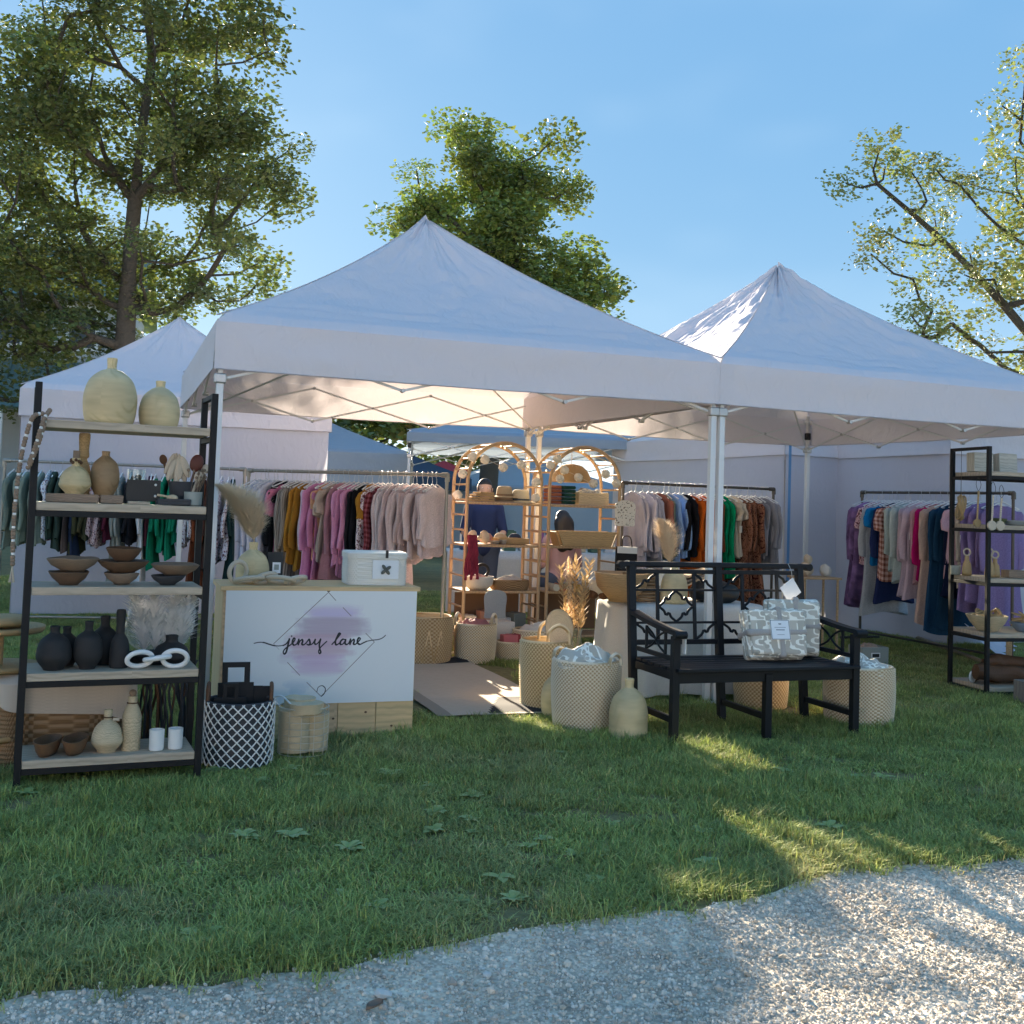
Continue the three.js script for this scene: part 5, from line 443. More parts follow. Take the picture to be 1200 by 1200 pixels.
// hats, boards
function hat(label, B, x, y, z, c, band, s = 1) { const g = thing('sun_hat', label, 'hat', loc(B)(x, y, -z), TR); part('brim', lathe([[0.075 * s, 0.012], [0.11 * s, 0.006], [0.135 * s, 0.0], [0.135 * s, 0.006], [0.11 * s, 0.012], [0.076 * s, 0.02]], 36), mat({ color: c, map: T.cloth }), g); part('crown', lathe([[0.076 * s, 0.008], [0.072 * s, 0.06 * s], [0.06 * s, 0.1 * s], [0.03 * s, 0.108 * s], [0, 0.1 * s]], 32, 24), mat({ color: c, map: T.cloth }), g); part('band', lathe([[0.0775 * s, 0.014], [0.0755 * s, 0.036]], 32), mat({ color: band, side: THREE.DoubleSide }), g); return g; }
hat('beige felt hat on top of the hat stack in the arch', AL, 0.05, 1.36, -0.15, RGB(0.45, 0.36, 0.25), RGB(0.2, 0.13, 0.08)); hat('tan felt hat under the beige felt hat in the arch', AL, 0.05, 1.322, -0.15, RGB(0.5, 0.4, 0.29), RGB(0.3, 0.2, 0.12), 1.02); hat('pale straw hat with a dark band leaning at the arch side', AL, 0.2, 1.322, -0.13, RGB(0.66, 0.58, 0.42), RGB(0.05, 0.07, 0.1), 1.1);
[[0, 0.34], [0.022, 0.3], [0.046, 0.26], [0.066, 0.2]].forEach(([y, w], i) => { const b = single('wooden_board', box(0, 0.0095, 0, w * 0.75, 0.018, 0.12, 0.004), M.honeywood, ['lowest wooden board in the stack on the arch top shelf', 'second wooden board from the bottom of the stack on the arch', 'third wooden board, slightly slanted, in the arch stack', 'smallest wooden board on top of the arch stack'][i], 'board', LA(-0.19 + i * 0.012, 1.322 + y, 0.14), TR + 0.1 * i); });
{ const d = single('bow_carving', J(...[-1, 1].map((s) => mv(new THREE.SphereGeometry(0.052, 16, 12).scale(0.85, 1.15, 0.35).rotateZ(s * 0.35), s * 0.06, 0.062, 0)), mv(new THREE.SphereGeometry(0.02, 10, 8), 0, 0.05, 0.012)), M.bone, 'pale bow-shaped ornament on the second shelf of the hat arch', 'ornament', LA(-0.2, 0.945, 0.1), TR); }
single('shallow_tray', warp(J(box(0, 0.008, 0, 0.3, 0.014, 0.16, 0.004), box(0, 0.03, 0.077, 0.3, 0.05, 0.01, 0.003), box(0, 0.03, -0.077, 0.3, 0.05, 0.01, 0.003), box(-0.146, 0.03, 0, 0.01, 0.05, 0.15), box(0.146, 0.03, 0, 0.01, 0.05, 0.15)), 0.004, 7), M.honeywood, 'shallow live-edge wooden tray beside the bow ornament', 'tray', LA(0.13, 0.945, 0.16), TR);
single('silver_dish', lathe([[0, 0], [0.03, 0], [0.05, 0.03], [0.046, 0.03], [0.028, 0.006], [0, 0.006]], 24), M.steel, 'small silver dish between the bow ornament and the tray', 'dish', LA(-0.06, 0.945, 0.05)); single('silver_dish', lathe([[0, 0], [0.022, 0], [0.034, 0.04], [0.03, 0.04], [0.02, 0.006], [0, 0.006]], 24), M.steel, 'small silver cup beside the silver dish on the arch', 'cup', LA(0.02, 0.945, 0.05));
single('knit_scarf', (() => { const q = rng(8), gs = []; for (let i = 0; i < 7; i++) gs.push(tube([[(i - 3) * 0.018, 0.3, 0.02], [(i - 3) * 0.02 + 0.01, 0.16, 0.045], [(i - 3) * 0.028, 0.03, 0.03 + 0.02 * Math.sin(i)], [(i - 3) * 0.03 + 0.01, -0.06 - 0.03 * Math.cos(i * 2), 0.02]], 0.02, 16, 7)); return warp(J(gs), 0.01, 26).scale(0.62, 1, 0.8); })(), mat({ color: RGB(0.2, 0.02, 0.05), roughness: 1 }), 'dark red knit scarf hanging from the side of the hat arch', 'scarf', LA(-0.3, 0.72, -0.01), TR);
single('white_bowl', lathe([[0, 0], [0.08, 0], [0.13, 0.05], [0.14, 0.12], [0.132, 0.12], [0.12, 0.05], [0.07, 0.012], [0, 0.012]], 36), M.offwhite, 'white felt bowl on the third shelf of the hat arch', 'bowl', LA(-0.18, 0.535, 0.12)); single('folded_textile', crumple(0.1, 0.05, 0.1, 21), mat({ color: RGB(0.5, 0.35, 0.33), side: THREE.DoubleSide }), 'pinkish knit things heaped in the white felt bowl', 'textile', LA(-0.18, 0.62, 0.12));
single('ring_pillow', mv(new THREE.TorusGeometry(0.055, 0.014, 12, 32), 0, 0.07, 0), M.blackplastic, 'black padded ring standing behind the white felt bowl', 'ring', LA(-0.13, 0.63, 0.16), TR); { const b = thing('wicker_tray', 'low brown wicker tray of white cloths on the hat arch', 'basket', LA(0.12, 0.535, 0.14), TR); part('wall', weave({ a: 0.15, b: 0.11, h: 0.085, rows: 8, cols: 40, amp: 0.006, sq: 0.4, flare: 1.08 }), M.wicker, b); } single('folded_textile', crumple(0.13, 0.06, 0.09, 25), M.offwhite, 'white cloths heaped in the low brown wicker tray', 'textile', LA(0.12, 0.6, 0.14), TR);
single('back_panel', box(0, 0.32, -0.395, 0.62, 0.34, 0.012), M.cardboard, 'brown panel closing the lower back of the hat arch', 'panel', [AL.o[0], 0, AL.o[1]], TR); single('back_panel', box(0, 0.32, -0.395, 0.62, 0.34, 0.012), M.cardboard, 'brown panel closing the lower back of the trough arch', 'panel', [AR.o[0], 0, AR.o[1]], TR);
function bib(label, pos, turn, c, tex) { const s = new THREE.Shape(); s.moveTo(-0.095, 0.02); s.quadraticCurveTo(-0.1, 0, -0.07, 0); s.lineTo(0.07, 0); s.quadraticCurveTo(0.1, 0, 0.095, 0.02); s.bezierCurveTo(0.08, 0.1, 0.12, 0.17, 0.085, 0.21); s.bezierCurveTo(0.05, 0.245, -0.05, 0.245, -0.085, 0.21); s.bezierCurveTo(-0.12, 0.17, -0.08, 0.1, -0.095, 0.02); const h = new THREE.Path(); h.absellipse(0.005, 0.175, 0.038, 0.042, 0, 6.2832); s.holes.push(h); const g = new THREE.ExtrudeGeometry(s, { depth: 0.004, bevelSize: 0.002, bevelThickness: 0.002, bevelSegments: 2, curveSegments: 16 }); return single('baby_bib', uvBox(g), mat({ color: c, map: tex ?? T.cloth, roughness: 0.7 }), label, 'bib', pos, turn); }
const specks = dataTex(256, 256, (u, v) => { const a = vn(u * 22, v * 22, 22), b = vn(u * 22 + 9, v * 22 + 4, 0); return a > 0.78 ? (b > 0.6 ? [0.25, 0.25, 0.28] : b > 0.4 ? [0.6, 0.4, 0.28] : [0.4, 0.45, 0.4]) : [1, 1, 1]; }, 5);
bib('grey silicone bib standing above the greyish woven basket', LA(-0.2, 0.34, -0.42), TR, RGB(0.42, 0.44, 0.46)); bib('speckled white bib hanging on the trough arch', RA(0.4, 1.14, -0.02), TR - 0.15, RGB(0.72, 0.68, 0.6), specks);
// right arch goods
for (const [n, x, c, lb] of [[5, -0.265, [0.3, 0.1, 0.055], 'rust red'], [5, -0.125, [0.01, 0.06, 0.045], 'dark green']]) for (let i = 0; i < n; i++) single('folded_cloth', box(0, 0.0165, 0, 0.125, 0.031, 0.16, 0.012), mat({ color: RGB(...c).multiplyScalar(1 + 0.1 * (i % 3)), map: T.cloth, roughness: 1 }), `folded ${lb} cloth, ${['lowest', 'second from the bottom', 'middle one', 'second from the top', 'topmost'][i]} of its stack in the arch`, 'cloth', RA(x, 1.322 + i * 0.0345, 0.14), TR + 0.03 * (i % 2));
{ const b = thing('wooden_crate', 'pale wooden crate of paper flowers on top of the trough arch', 'crate', RA(0.12, 1.322, 0.15), TR); for (const z of [-0.085, 0.085]) part('side', box(0, 0.055, z, 0.3, 0.11, 0.008, 0.002), M.palewood, b); for (const x of [-0.146, 0.146]) part('end', box(x, 0.06, 0, 0.008, 0.12, 0.16, 0.002), M.palewood, b); part('bottom', box(0, 0.006, 0, 0.28, 0.008, 0.16), M.palewood, b); }
for (const [x, d, s] of [[0.03, 0.13, 3], [0.1, 0.17, 5], [0.18, 0.14, 7]]) single('paper_flower', warp(new THREE.IcosahedronGeometry(0.045, 3), 0.012, 45, s), M.offwhite, 'white crinkled paper flower lying in the pale wooden crate', 'flower', RA(x, 1.43, d), s, 'paper flowers in the crate');
{ const p = thing('wicker_lampshade', 'wicker dome lampshade hanging in the trough arch', 'lampshade', RA(-0.05, 1.53, 0.22), TR); part('shade', lathe([[0.03, 0.17], [0.1, 0.15], [0.16, 0.09], [0.19, 0], [0.184, 0], [0.155, 0.085], [0.095, 0.143]], 40, 24), M.seagrass, p); for (let i = 0; i < 20; i++) part('rib', rod([0.1 * Math.cos(i * 0.314), 0.15, 0.1 * Math.sin(i * 0.314)], [0.188 * Math.cos(i * 0.314), 0.005, 0.188 * Math.sin(i * 0.314)], 0.004, 5), M.straw, p); part('cord', rod([0, 0.16, 0], [0, 0.31, 0], 0.003, 5), M.wheat, p); }
{ const g = thing('wooden_trough', 'long wooden trough with slanted ends on the right arched shelf', 'trough', RA(0.02, 0.945, 0.06), TR); const s = new THREE.Shape(); s.moveTo(-0.24, 0); s.lineTo(0.24, 0); s.lineTo(0.29, 0.13); s.lineTo(-0.29, 0.13); s.closePath(); for (const z of [0.09, -0.1]) part('side', uvBox(new THREE.ExtrudeGeometry(s, { depth: 0.012, bevelSize: 0.002, bevelThickness: 0.002, bevelSegments: 1 }).translate(0, 0.003, z)), M.honeywood, g); for (const e of [-1, 1]) part('end', mv(box(0, 0.066, 0, 0.012, 0.14, 0.175).rotateZ(-e * 0.37), e * 0.258, 0, 0.002), M.honeywood, g); part('bottom', box(0, 0.01, 0, 0.46, 0.012, 0.18), M.honeywood, g); }
{ const arcs = canvasTex(256, 256, (c) => { c.fillStyle = '#15151a'; c.fillRect(0, 0, 256, 256); c.fillStyle = '#d8d8d6'; c.fillRect(0, 0, 256, 62); c.strokeStyle = '#d8d8d6'; c.lineWidth = 8; for (const r of [18, 36, 54, 72]) { c.beginPath(); c.arc(132, 200, r, Math.PI, 0); c.stroke(); } }); const t = thing('tote_bag', 'black and white tote with arched line print hanging by the arch', 'bag', RA(0.42, 0.7, -0.03), TR - 0.1); const g = new THREE.BoxGeometry(0.2, 0.25, 0.05); g.translate(0, 0.125, 0); part('body', warp(g, 0.004, 9), [M.blackplastic, M.blackplastic, M.offwhite, M.blackplastic, mat({ map: arcs }), M.blackplastic], t); part('strap', tube([[-0.05, 0.24, 0.02], [-0.03, 0.34, 0.0], [0.03, 0.34, 0], [0.05, 0.24, 0.02]], 0.006, 20, 6), M.blackplastic, t); }
single('folded_textile', crumple(0.22, 0.09, 0.14, 31), M.offwhite, 'white swaddle cloths heaped on the third shelf of the trough arch', 'textile', RA(0.05, 0.535, 0.18), TR);
// ---------- draped table with goods ----------
const TB = { o: [0.87, -7.56], a: TR }, TL = loc(TB);
{ const g = thing('draped_table', 'low table under an off-white cloth behind the bench', 'table', [TB.o[0], 0, TB.o[1]], TR), L = 1.05, D = 0.62, H = 0.655;
  part('tablecloth', sheet(120, 22, (u, v) => { const per = 2 * (L + D), s = u * per; let x, z, nx, nz; if (s < L) { x = s; z = 0; nx = 0; nz = 1; } else if (s < L + D) { x = L; z = -(s - L); nx = 1; nz = 0; } else if (s < 2 * L + D) { x = L - (s - L - D); z = -D; nx = 0; nz = -1; } else { x = 0; z = -D + (s - 2 * L - D); nx = -1; nz = 0; } if (v < 0.25) { const t = v / 0.25; return [lerp(L / 2, x, t), H, lerp(-D / 2, z, t)]; } const t = (v - 0.25) / 0.75, f = (0.025 * Math.sin(s * 26) + 0.03 * Math.sin(s * 11 + 1) + 0.03) * t; return [x + nx * f, H - 0.005 - t * (H - 0.05), z + nz * f]; }, (u, v) => [u * 3.3, v]), M.tablecloth, g);
  for (const [x, z] of [[0.06, -0.06], [L - 0.06, -0.06], [0.06, -D + 0.06], [L - 0.06, -D + 0.06]]) part('leg', rod([x, 0, z], [x, H - 0.02, z], 0.014), M.blackmetal, g); }
single('dough_bowl', warp(lathe([[0, 0], [0.08, 0], [0.1, 0.03], [0.17, 0.1], [0.195, 0.2], [0.185, 0.2], [0.155, 0.1], [0.07, 0.03], [0, 0.025]], 44), 0.005, 7), mat({ color: RGB(0.5, 0.33, 0.17), map: T.wood, roughness: 0.6 }), 'big round wooden bowl on the draped table', 'bowl', TL(-0.01, 0.66, 0.2)); single('wicker_platters', J(...Array.from({ length: 9 }, (_, i) => mv(new THREE.TorusGeometry(0.15 - 0.004 * i, 0.011, 8, 40).rotateX(Math.PI / 2), 0, 0.013 + i * 0.022, 0))), M.wicker, 'stack of brown wicker rings behind the big wooden bowl', 'basket', TL(0.2, 0.657, 0.34)); vase('wooden_jug', 'round-shouldered pale jug with pampas on the draped table', jugGeo(0.19, 0.28, 0.05, 0.04, 0.5, 0.98), M.jugwood, TL(0.36, 0.657, 0.12)); single('pampas_plume', mv(plume(71, 2200, 0.34, 0.13, -0.07), 0, 0, 0), M.pampas, 'bushy pampas plume standing in the jug on the draped table', 'dried grass', TL(0.33, 0.9, 0.14), 0.2);
single('leather_bag', warp(lathe([[0, 0], [0.12, 0.01], [0.15, 0.06], [0.12, 0.13], [0.03, 0.16], [0, 0.16]], 30, 20).scale(1.2, 1, 0.7), 0.012, 9), M.blackplastic, 'rumpled black bag lying on the draped table', 'bag', TL(0.72, 0.657, 0.2)); [[0, 0.1], [0.02, 0.02], [0.045, -0.06]].forEach(([y, o], i) => { const b = single('serving_board', box(0, 0.009, 0, 0.34, 0.016, 0.17, 0.004), i === 1 ? M.driftwood : M.archwood, ['lowest slanted serving board propped on the draped table', 'middle grey serving board propped on the draped table', 'top slanted serving board propped on the draped table'][i], 'board', TL(0.62, 0.8 + y, 0.32)); b.rotation.set(0, TR, 0.3 + o); }); single('apple_pile', J(...[[0, 0, 0], [0.07, 0, 0.01], [0.035, 0.05, 0], [-0.06, 0, 0.02]].map(([x, y, z]) => mv(new THREE.SphereGeometry(0.04, 14, 10), x, y + 0.038, z))), M.brownwood, 'dark brown wooden balls beside the big wooden bowl', 'balls', TL(-0.12, 0.657, 0.42));
single('white_bowl', lathe([[0, 0], [0.08, 0], [0.15, 0.07], [0.17, 0.14], [0.16, 0.14], [0.07, 0.015], [0, 0.012]], 36), M.offwhite, 'pale bowl behind the brown balls on the draped table', 'bowl', TL(-0.02, 0.657, 0.47));
// dried wheat stems in a glass vase
{ const v = thing('wheat_vase', 'tall sheaf of dried golden leaf stems behind the cream basket', 'dried stems', [0.47, 0, -7.72], 0.3); part('vase', lathe([[0, 0], [0.09, 0], [0.07, 0.2], [0.055, 0.42], [0.06, 0.46], [0.056, 0.46], [0.05, 0.42], [0, 0.02]], 24), M.glass, v);
  const leaf = (q) => { const l = 0.06; return sheet(2, 4, (u, w) => { const s = Math.sin(Math.PI * Math.min(1, w + 0.05)) * 0.009; return [(u - 0.5) * 2 * s, l * w * 0.75, l * w * 0.7 + 0.004 * Math.abs(u - 0.5)]; }); }; const lg = leaf();
  [[-0.1, 0.42, -0.02], [0.0, 0.48, 0.0], [0.09, 0.46, 0.03], [0.03, 0.36, 0.06]].forEach(([dx, H, dz], k) => { const gs = [tube([[0, 0.05, 0], [dx * 0.4, 0.45, dz], [dx, 0.45 + H, dz * 1.5]], 0.003, 20, 5)]; for (let i = 0; i < 44; i++) { const t = i / 44, y = 0.47 + H * t, x = lerp(dx * 0.4, dx, t), z = lerp(dz, dz * 1.5, t); const l = lg.clone(); l.rotateY(i * 1.65 + k); l.scale(1.15, 1.15, 1.15); gs.push(mv(l, x, y, z)); } part('stem', J(gs), M.wheat, v); }); M.wheat.side = THREE.DoubleSide; part('white_plume', mv(plume(91, 900, 0.5, 0.06, -0.02), -0.02, 0.46, -0.03), M.pampas, v); }
// ---------- neighbouring stall and shoppers behind the arches ----------
{ const g = thing('stall_table', 'white-draped stall table behind the arched shelves', 'table', [0.45, 0, -13.2], 0.25); part('tablecloth', sheet(60, 10, (u, v) => { const x = lerp(-1.2, 1.2, u); return v < 0.3 ? [x, 0.74, lerp(-0.7, 0, v / 0.3)] : [x, 0.74 - (v - 0.3) / 0.7 * 0.7, 0.02 + 0.02 * Math.sin(u * 60) * v]; }), M.offwhite, g); for (const [x, z] of [[-1.1, -0.06], [1.1, -0.06], [-1.1, -0.6], [1.1, -0.6]]) part('leg', rod([x, 0, z], [x, 0.73, z], 0.014), M.steel, g);
  const q = rng(17), cols = [[0.05, 0.08, 0.16], [0.45, 0.16, 0.1], [0.5, 0.42, 0.28], [0.06, 0.12, 0.08], [0.55, 0.55, 0.55], [0.3, 0.12, 0.25]], words = ['navy', 'orange-red', 'tan', 'dark green', 'pale grey', 'plum']; for (let i = 0; i < 12; i++) { const x = -1.0 + i * 0.18, k = i % 6, h = rr(0.1, 0.3, q); single('craft_box', J(box(0, h / 2, 0, rr(0.1, 0.16, q), h, 0.12, 0.006), box(0, h + 0.006, 0, 0.1, 0.012, 0.1, 0.002)), mat({ color: RGB(...cols[k]) }), `${words[k]} goods box on the stall table behind the arches, ${i < 6 ? 'toward the pink tops' : 'toward the bench'}`, 'box', [0.45 + x * 0.968, 0.742, -13.5 - x * 0.247], 0.25 + rr(-0.2, 0.2, q)); } }
function sdfMesh(bones, inflate, lo, hi, res) { const mc = new MarchingCubes(res, new THREE.MeshBasicMaterial(), false, false, 60000), S = Math.max(...[0, 1, 2].map((k) => hi[k] - lo[k])) / 2 * 1.08, C = [0, 1, 2].map((k) => (lo[k] + hi[k]) / 2), a = V(), ab = V(), p = V(); mc.reset(); mc.isolation = 0;
  for (let z = 0; z < res; z++) for (let y = 0; y < res; y++) for (let x = 0; x < res; x++) { p.set(C[0] + (x / res * 2 - 1) * S, C[1] + (y / res * 2 - 1) * S, C[2] + (z / res * 2 - 1) * S); let d = 1e9; for (const [A, B, r0, r1] of bones) { ab.copy(B).sub(A); a.copy(p).sub(A); const t = clamp(a.dot(ab) / Math.max(1e-9, ab.lengthSq())); const di = a.addScaledVector(ab, -t).length() - lerp(r0, r1, t) - inflate, k = 0.03, h = clamp(0.5 + 0.5 * (d - di) / k); d = d > 1e8 ? di : lerp(d, di, h) - k * h * (1 - h); } mc.field[x + y * res + z * res * res] = -d; }
  mc.update(); const n = mc.count ?? mc.geometry.drawRange.count, pos = new Float32Array(n * 3); for (let i = 0; i < n * 3; i += 3) { pos[i] = mc.positionArray[i] * S + C[0]; pos[i + 1] = mc.positionArray[i + 1] * S + C[1]; pos[i + 2] = mc.positionArray[i + 2] * S + C[2]; } let g = new THREE.BufferGeometry(); g.setAttribute('position', new THREE.BufferAttribute(pos, 3)); g = mergeVertices(g, 1e-4); g.computeVertexNormals(); g.setAttribute('uv', new THREE.Float32BufferAttribute(new Float32Array(g.attributes.position.count * 2), 2)); return g; }
function person(label, pos, turn, o) { const g = thing('person', label, 'person', pos, turn), v = (x, y, z) => V(x, y, z), H = o.h, s = H / 1.68, seat = o.seated, hy = seat ? 0.52 : 0.9 * s, top = hy + 0.5 * s; const sk = mat({ color: RGB(0.5, 0.3, 0.21), roughness: 0.6 }), B = { pelvis: [v(-0.08 * s, hy, 0), v(0.08 * s, hy, 0), 0.11 * s, 0.11 * s], spine: [v(0, hy, 0), v(0, top - 0.12 * s, 0.01), 0.12 * s, 0.135 * s], sh: [v(-0.14 * s, top - 0.05 * s, 0), v(0.14 * s, top - 0.05 * s, 0), 0.062 * s, 0.062 * s], neck: [v(0, top - 0.04 * s, 0), v(0, top + 0.07 * s, 0.01), 0.05 * s, 0.047 * s], head: [v(0, top + 0.13 * s, 0.015), v(0, top + 0.19 * s, 0.0), 0.068 * s, 0.083 * s], jaw: [v(0, top + 0.1 * s, 0.04 * s), v(0, top + 0.15 * s, 0.03), 0.04 * s, 0.06 * s], nose: [v(0, top + 0.14 * s, 0.09 * s), v(0, top + 0.17 * s, 0.078 * s), 0.012, 0.008] }; const arms = [], legs = [], hands = [];
  for (const e of [-1, 1]) { const el = v(e * 0.23 * s, top - 0.32 * s, 0.03), wr = v(e * 0.2 * s, top - 0.42 * s, 0.2 * s); arms.push([v(e * 0.17 * s, top - 0.06 * s, 0), el, 0.05 * s, 0.04 * s], [el, wr, 0.039 * s, 0.028 * s]); hands.push([wr, v(e * 0.18 * s, top - 0.43 * s, 0.27 * s), 0.026, 0.026]); for (let f = 0; f < 4; f++) hands.push([v(e * 0.18 * s + (f - 1.5) * 0.018, top - 0.43 * s, 0.28 * s), v(e * 0.18 * s + (f - 1.5) * 0.02, top - 0.455 * s, (0.33 + 0.01 * (f % 3)) * s), 0.0085, 0.007]); hands.push([wr, v(e * 0.145 * s, top - 0.44 * s, 0.27 * s), 0.012, 0.009]);
    const kn = seat ? v(e * 0.1, 0.5, 0.4 * s) : v(e * 0.09 * s, 0.48 * s, 0.02), an = seat ? v(e * 0.1, 0.08, 0.38 * s) : v(e * 0.09 * s, 0.08, -0.01); legs.push([v(e * 0.09 * s, hy - 0.02, 0), kn, 0.085 * s, 0.058 * s], [kn, an, 0.055 * s, 0.036 * s], [an, v(an.x, 0.035, an.z + 0.15), 0.036, 0.032]); }
  const lo = [-0.42 * s, -0.02, -0.3], hi = [0.42 * s, top + 0.32 * s, 0.5]; part('body', sdfMesh([...Object.values(B), ...arms, ...legs, ...hands], 0, lo, hi, 110), sk, g); part('shirt', sdfMesh([B.pelvis, B.spine, B.sh, ...arms.filter((_, i) => i % 2 === 0)], 0.014, lo, hi, 84), mat({ color: RGB(...o.shirt), map: T.cloth, roughness: 0.95 }), g); part('trousers', sdfMesh([[...B.pelvis.slice(0, 2), 0.105 * s, 0.105 * s], ...legs.filter((_, i) => i % 3 < 2)], 0.02, lo, hi, 84), mat({ color: RGB(0.05, 0.07, 0.12), roughness: 0.95 }), g);
  const hair = [[v(0, top + 0.19 * s, -0.015), v(0, top + 0.22 * s, -0.005), 0.092 * s, 0.08 * s], [v(0, top + 0.12 * s, -0.05 * s), v(0, top + 0.18 * s, -0.035 * s), 0.07 * s, 0.08 * s]]; if (o.long) hair.push([v(-0.04, top - 0.1 * s, -0.11 * s), v(-0.04, top + 0.14 * s, -0.05 * s), 0.06 * s, 0.075 * s], [v(0.04, top - 0.12 * s, -0.11 * s), v(0.04, top + 0.14 * s, -0.05 * s), 0.06 * s, 0.075 * s]); part('hair', sdfMesh(hair, 0, [-0.16, top - 0.25 * s, -0.3], [0.16, top + 0.34 * s, 0.12], 54), mat({ color: RGB(0.012, 0.01, 0.01), roughness: 0.55 }), g);
  for (const e of [-1, 1]) { const ey = part('eye', mv(new THREE.SphereGeometry(0.012, 10, 8), e * 0.03 * s, top + 0.18 * s, 0.072 * s), M.whiteclay, g); part('pupil', mv(new THREE.SphereGeometry(0.006, 8, 6), e * 0.03 * s, top + 0.18 * s, 0.082 * s), M.blackplastic, ey); part('ear', mv(new THREE.SphereGeometry(0.022, 10, 8).scale(0.4, 1.2, 0.8), e * 0.085 * s, top + 0.165 * s, 0), sk, g); } part('mouth', mv(new THREE.SphereGeometry(0.018, 10, 8).scale(1.2, 0.3, 0.4), 0, top + 0.105 * s, 0.082 * s), mat({ color: RGB(0.35, 0.12, 0.1) }), g); return g; }
person('person in a navy shirt with dark hair standing behind the hat arch', [-0.28, 0, -12.15], 0.1, { h: 1.56, shirt: [0.015, 0.035, 0.13] });
person('person with long dark hair and pink top sitting behind the trough arch', [0.56, 0, -11.75], Math.PI + 0.4, { h: 1.56, shirt: [0.5, 0.33, 0.36], seated: true, long: true });
{ const st = thing('folding_stool', 'small folding stool under the person with long dark hair', 'stool', [0.56, 0, -11.75], 0.4); part('seat', box(0, 0.39, 0, 0.34, 0.03, 0.3, 0.01), M.charcoal, st); for (const z of [-0.13, 0.13]) for (const s of [-1, 1]) part('leg', rod([s * 0.15, 0, z], [-s * 0.13, 0.38, z], 0.01, 8), M.steel, st); }
// more stock on the arches
[['cream', [0.7, 0.64, 0.52]], ['terracotta', [0.45, 0.17, 0.09]], ['sage', [0.25, 0.3, 0.24]], ['mustard', [0.5, 0.3, 0.06]], ['grey', [0.34, 0.34, 0.36]]].forEach(([w, c], i) => single('swaddle_roll', J(mv(new THREE.CylinderGeometry(0.032, 0.032, 0.2, 18).rotateX(Math.PI / 2), 0, 0.033, 0), mv(new THREE.CylinderGeometry(0.0335, 0.0335, 0.05, 18).rotateX(Math.PI / 2), 0, 0.033, 0)), mat({ color: RGB(...c), map: T.cloth, roughness: 1 }), `rolled ${w} swaddle on the third shelf of the trough arch`, 'textile', RA(-0.28 + i * 0.07, 0.537, 0.03), TR));
[['pink', [0.6, 0.33, 0.35]], ['oatmeal', [0.6, 0.52, 0.4]], ['dark blue', [0.04, 0.07, 0.15]]].forEach(([w, c], i) => single('knit_bonnet', warp(lathe([[0.05, 0], [0.062, 0.02], [0.056, 0.06], [0.03, 0.088], [0, 0.094]], 24, 16), 0.004, 30, i), mat({ color: RGB(...c), map: T.cloth, side: THREE.DoubleSide, roughness: 1 }), `${w} knitted bonnet on the second shelf of the hat arch`, 'bonnet', LA(-0.06 + i * 0.14, 0.947, 0.3), TR));
[[-0.24, 0.16], [-0.08, 0.2], [0.08, 0.14], [0.22, 0.18]].forEach(([x, h], i) => single('gift_box', J(box(0, h / 2, 0, 0.13, h, 0.14, 0.006), box(0, h / 2, 0, 0.024, h + 0.004, 0.144)), mat({ color: RGB(...[[0.66, 0.6, 0.5], [0.4, 0.2, 0.14], [0.6, 0.58, 0.56], [0.2, 0.22, 0.2]][i]) }), `${['cream', 'brown', 'pale grey', 'dark olive'][i]} boxed gift on the lowest shelf of the hat arch`, 'box', LA(x, 0.142, 0.2), TR + 0.1 * (i - 1)));
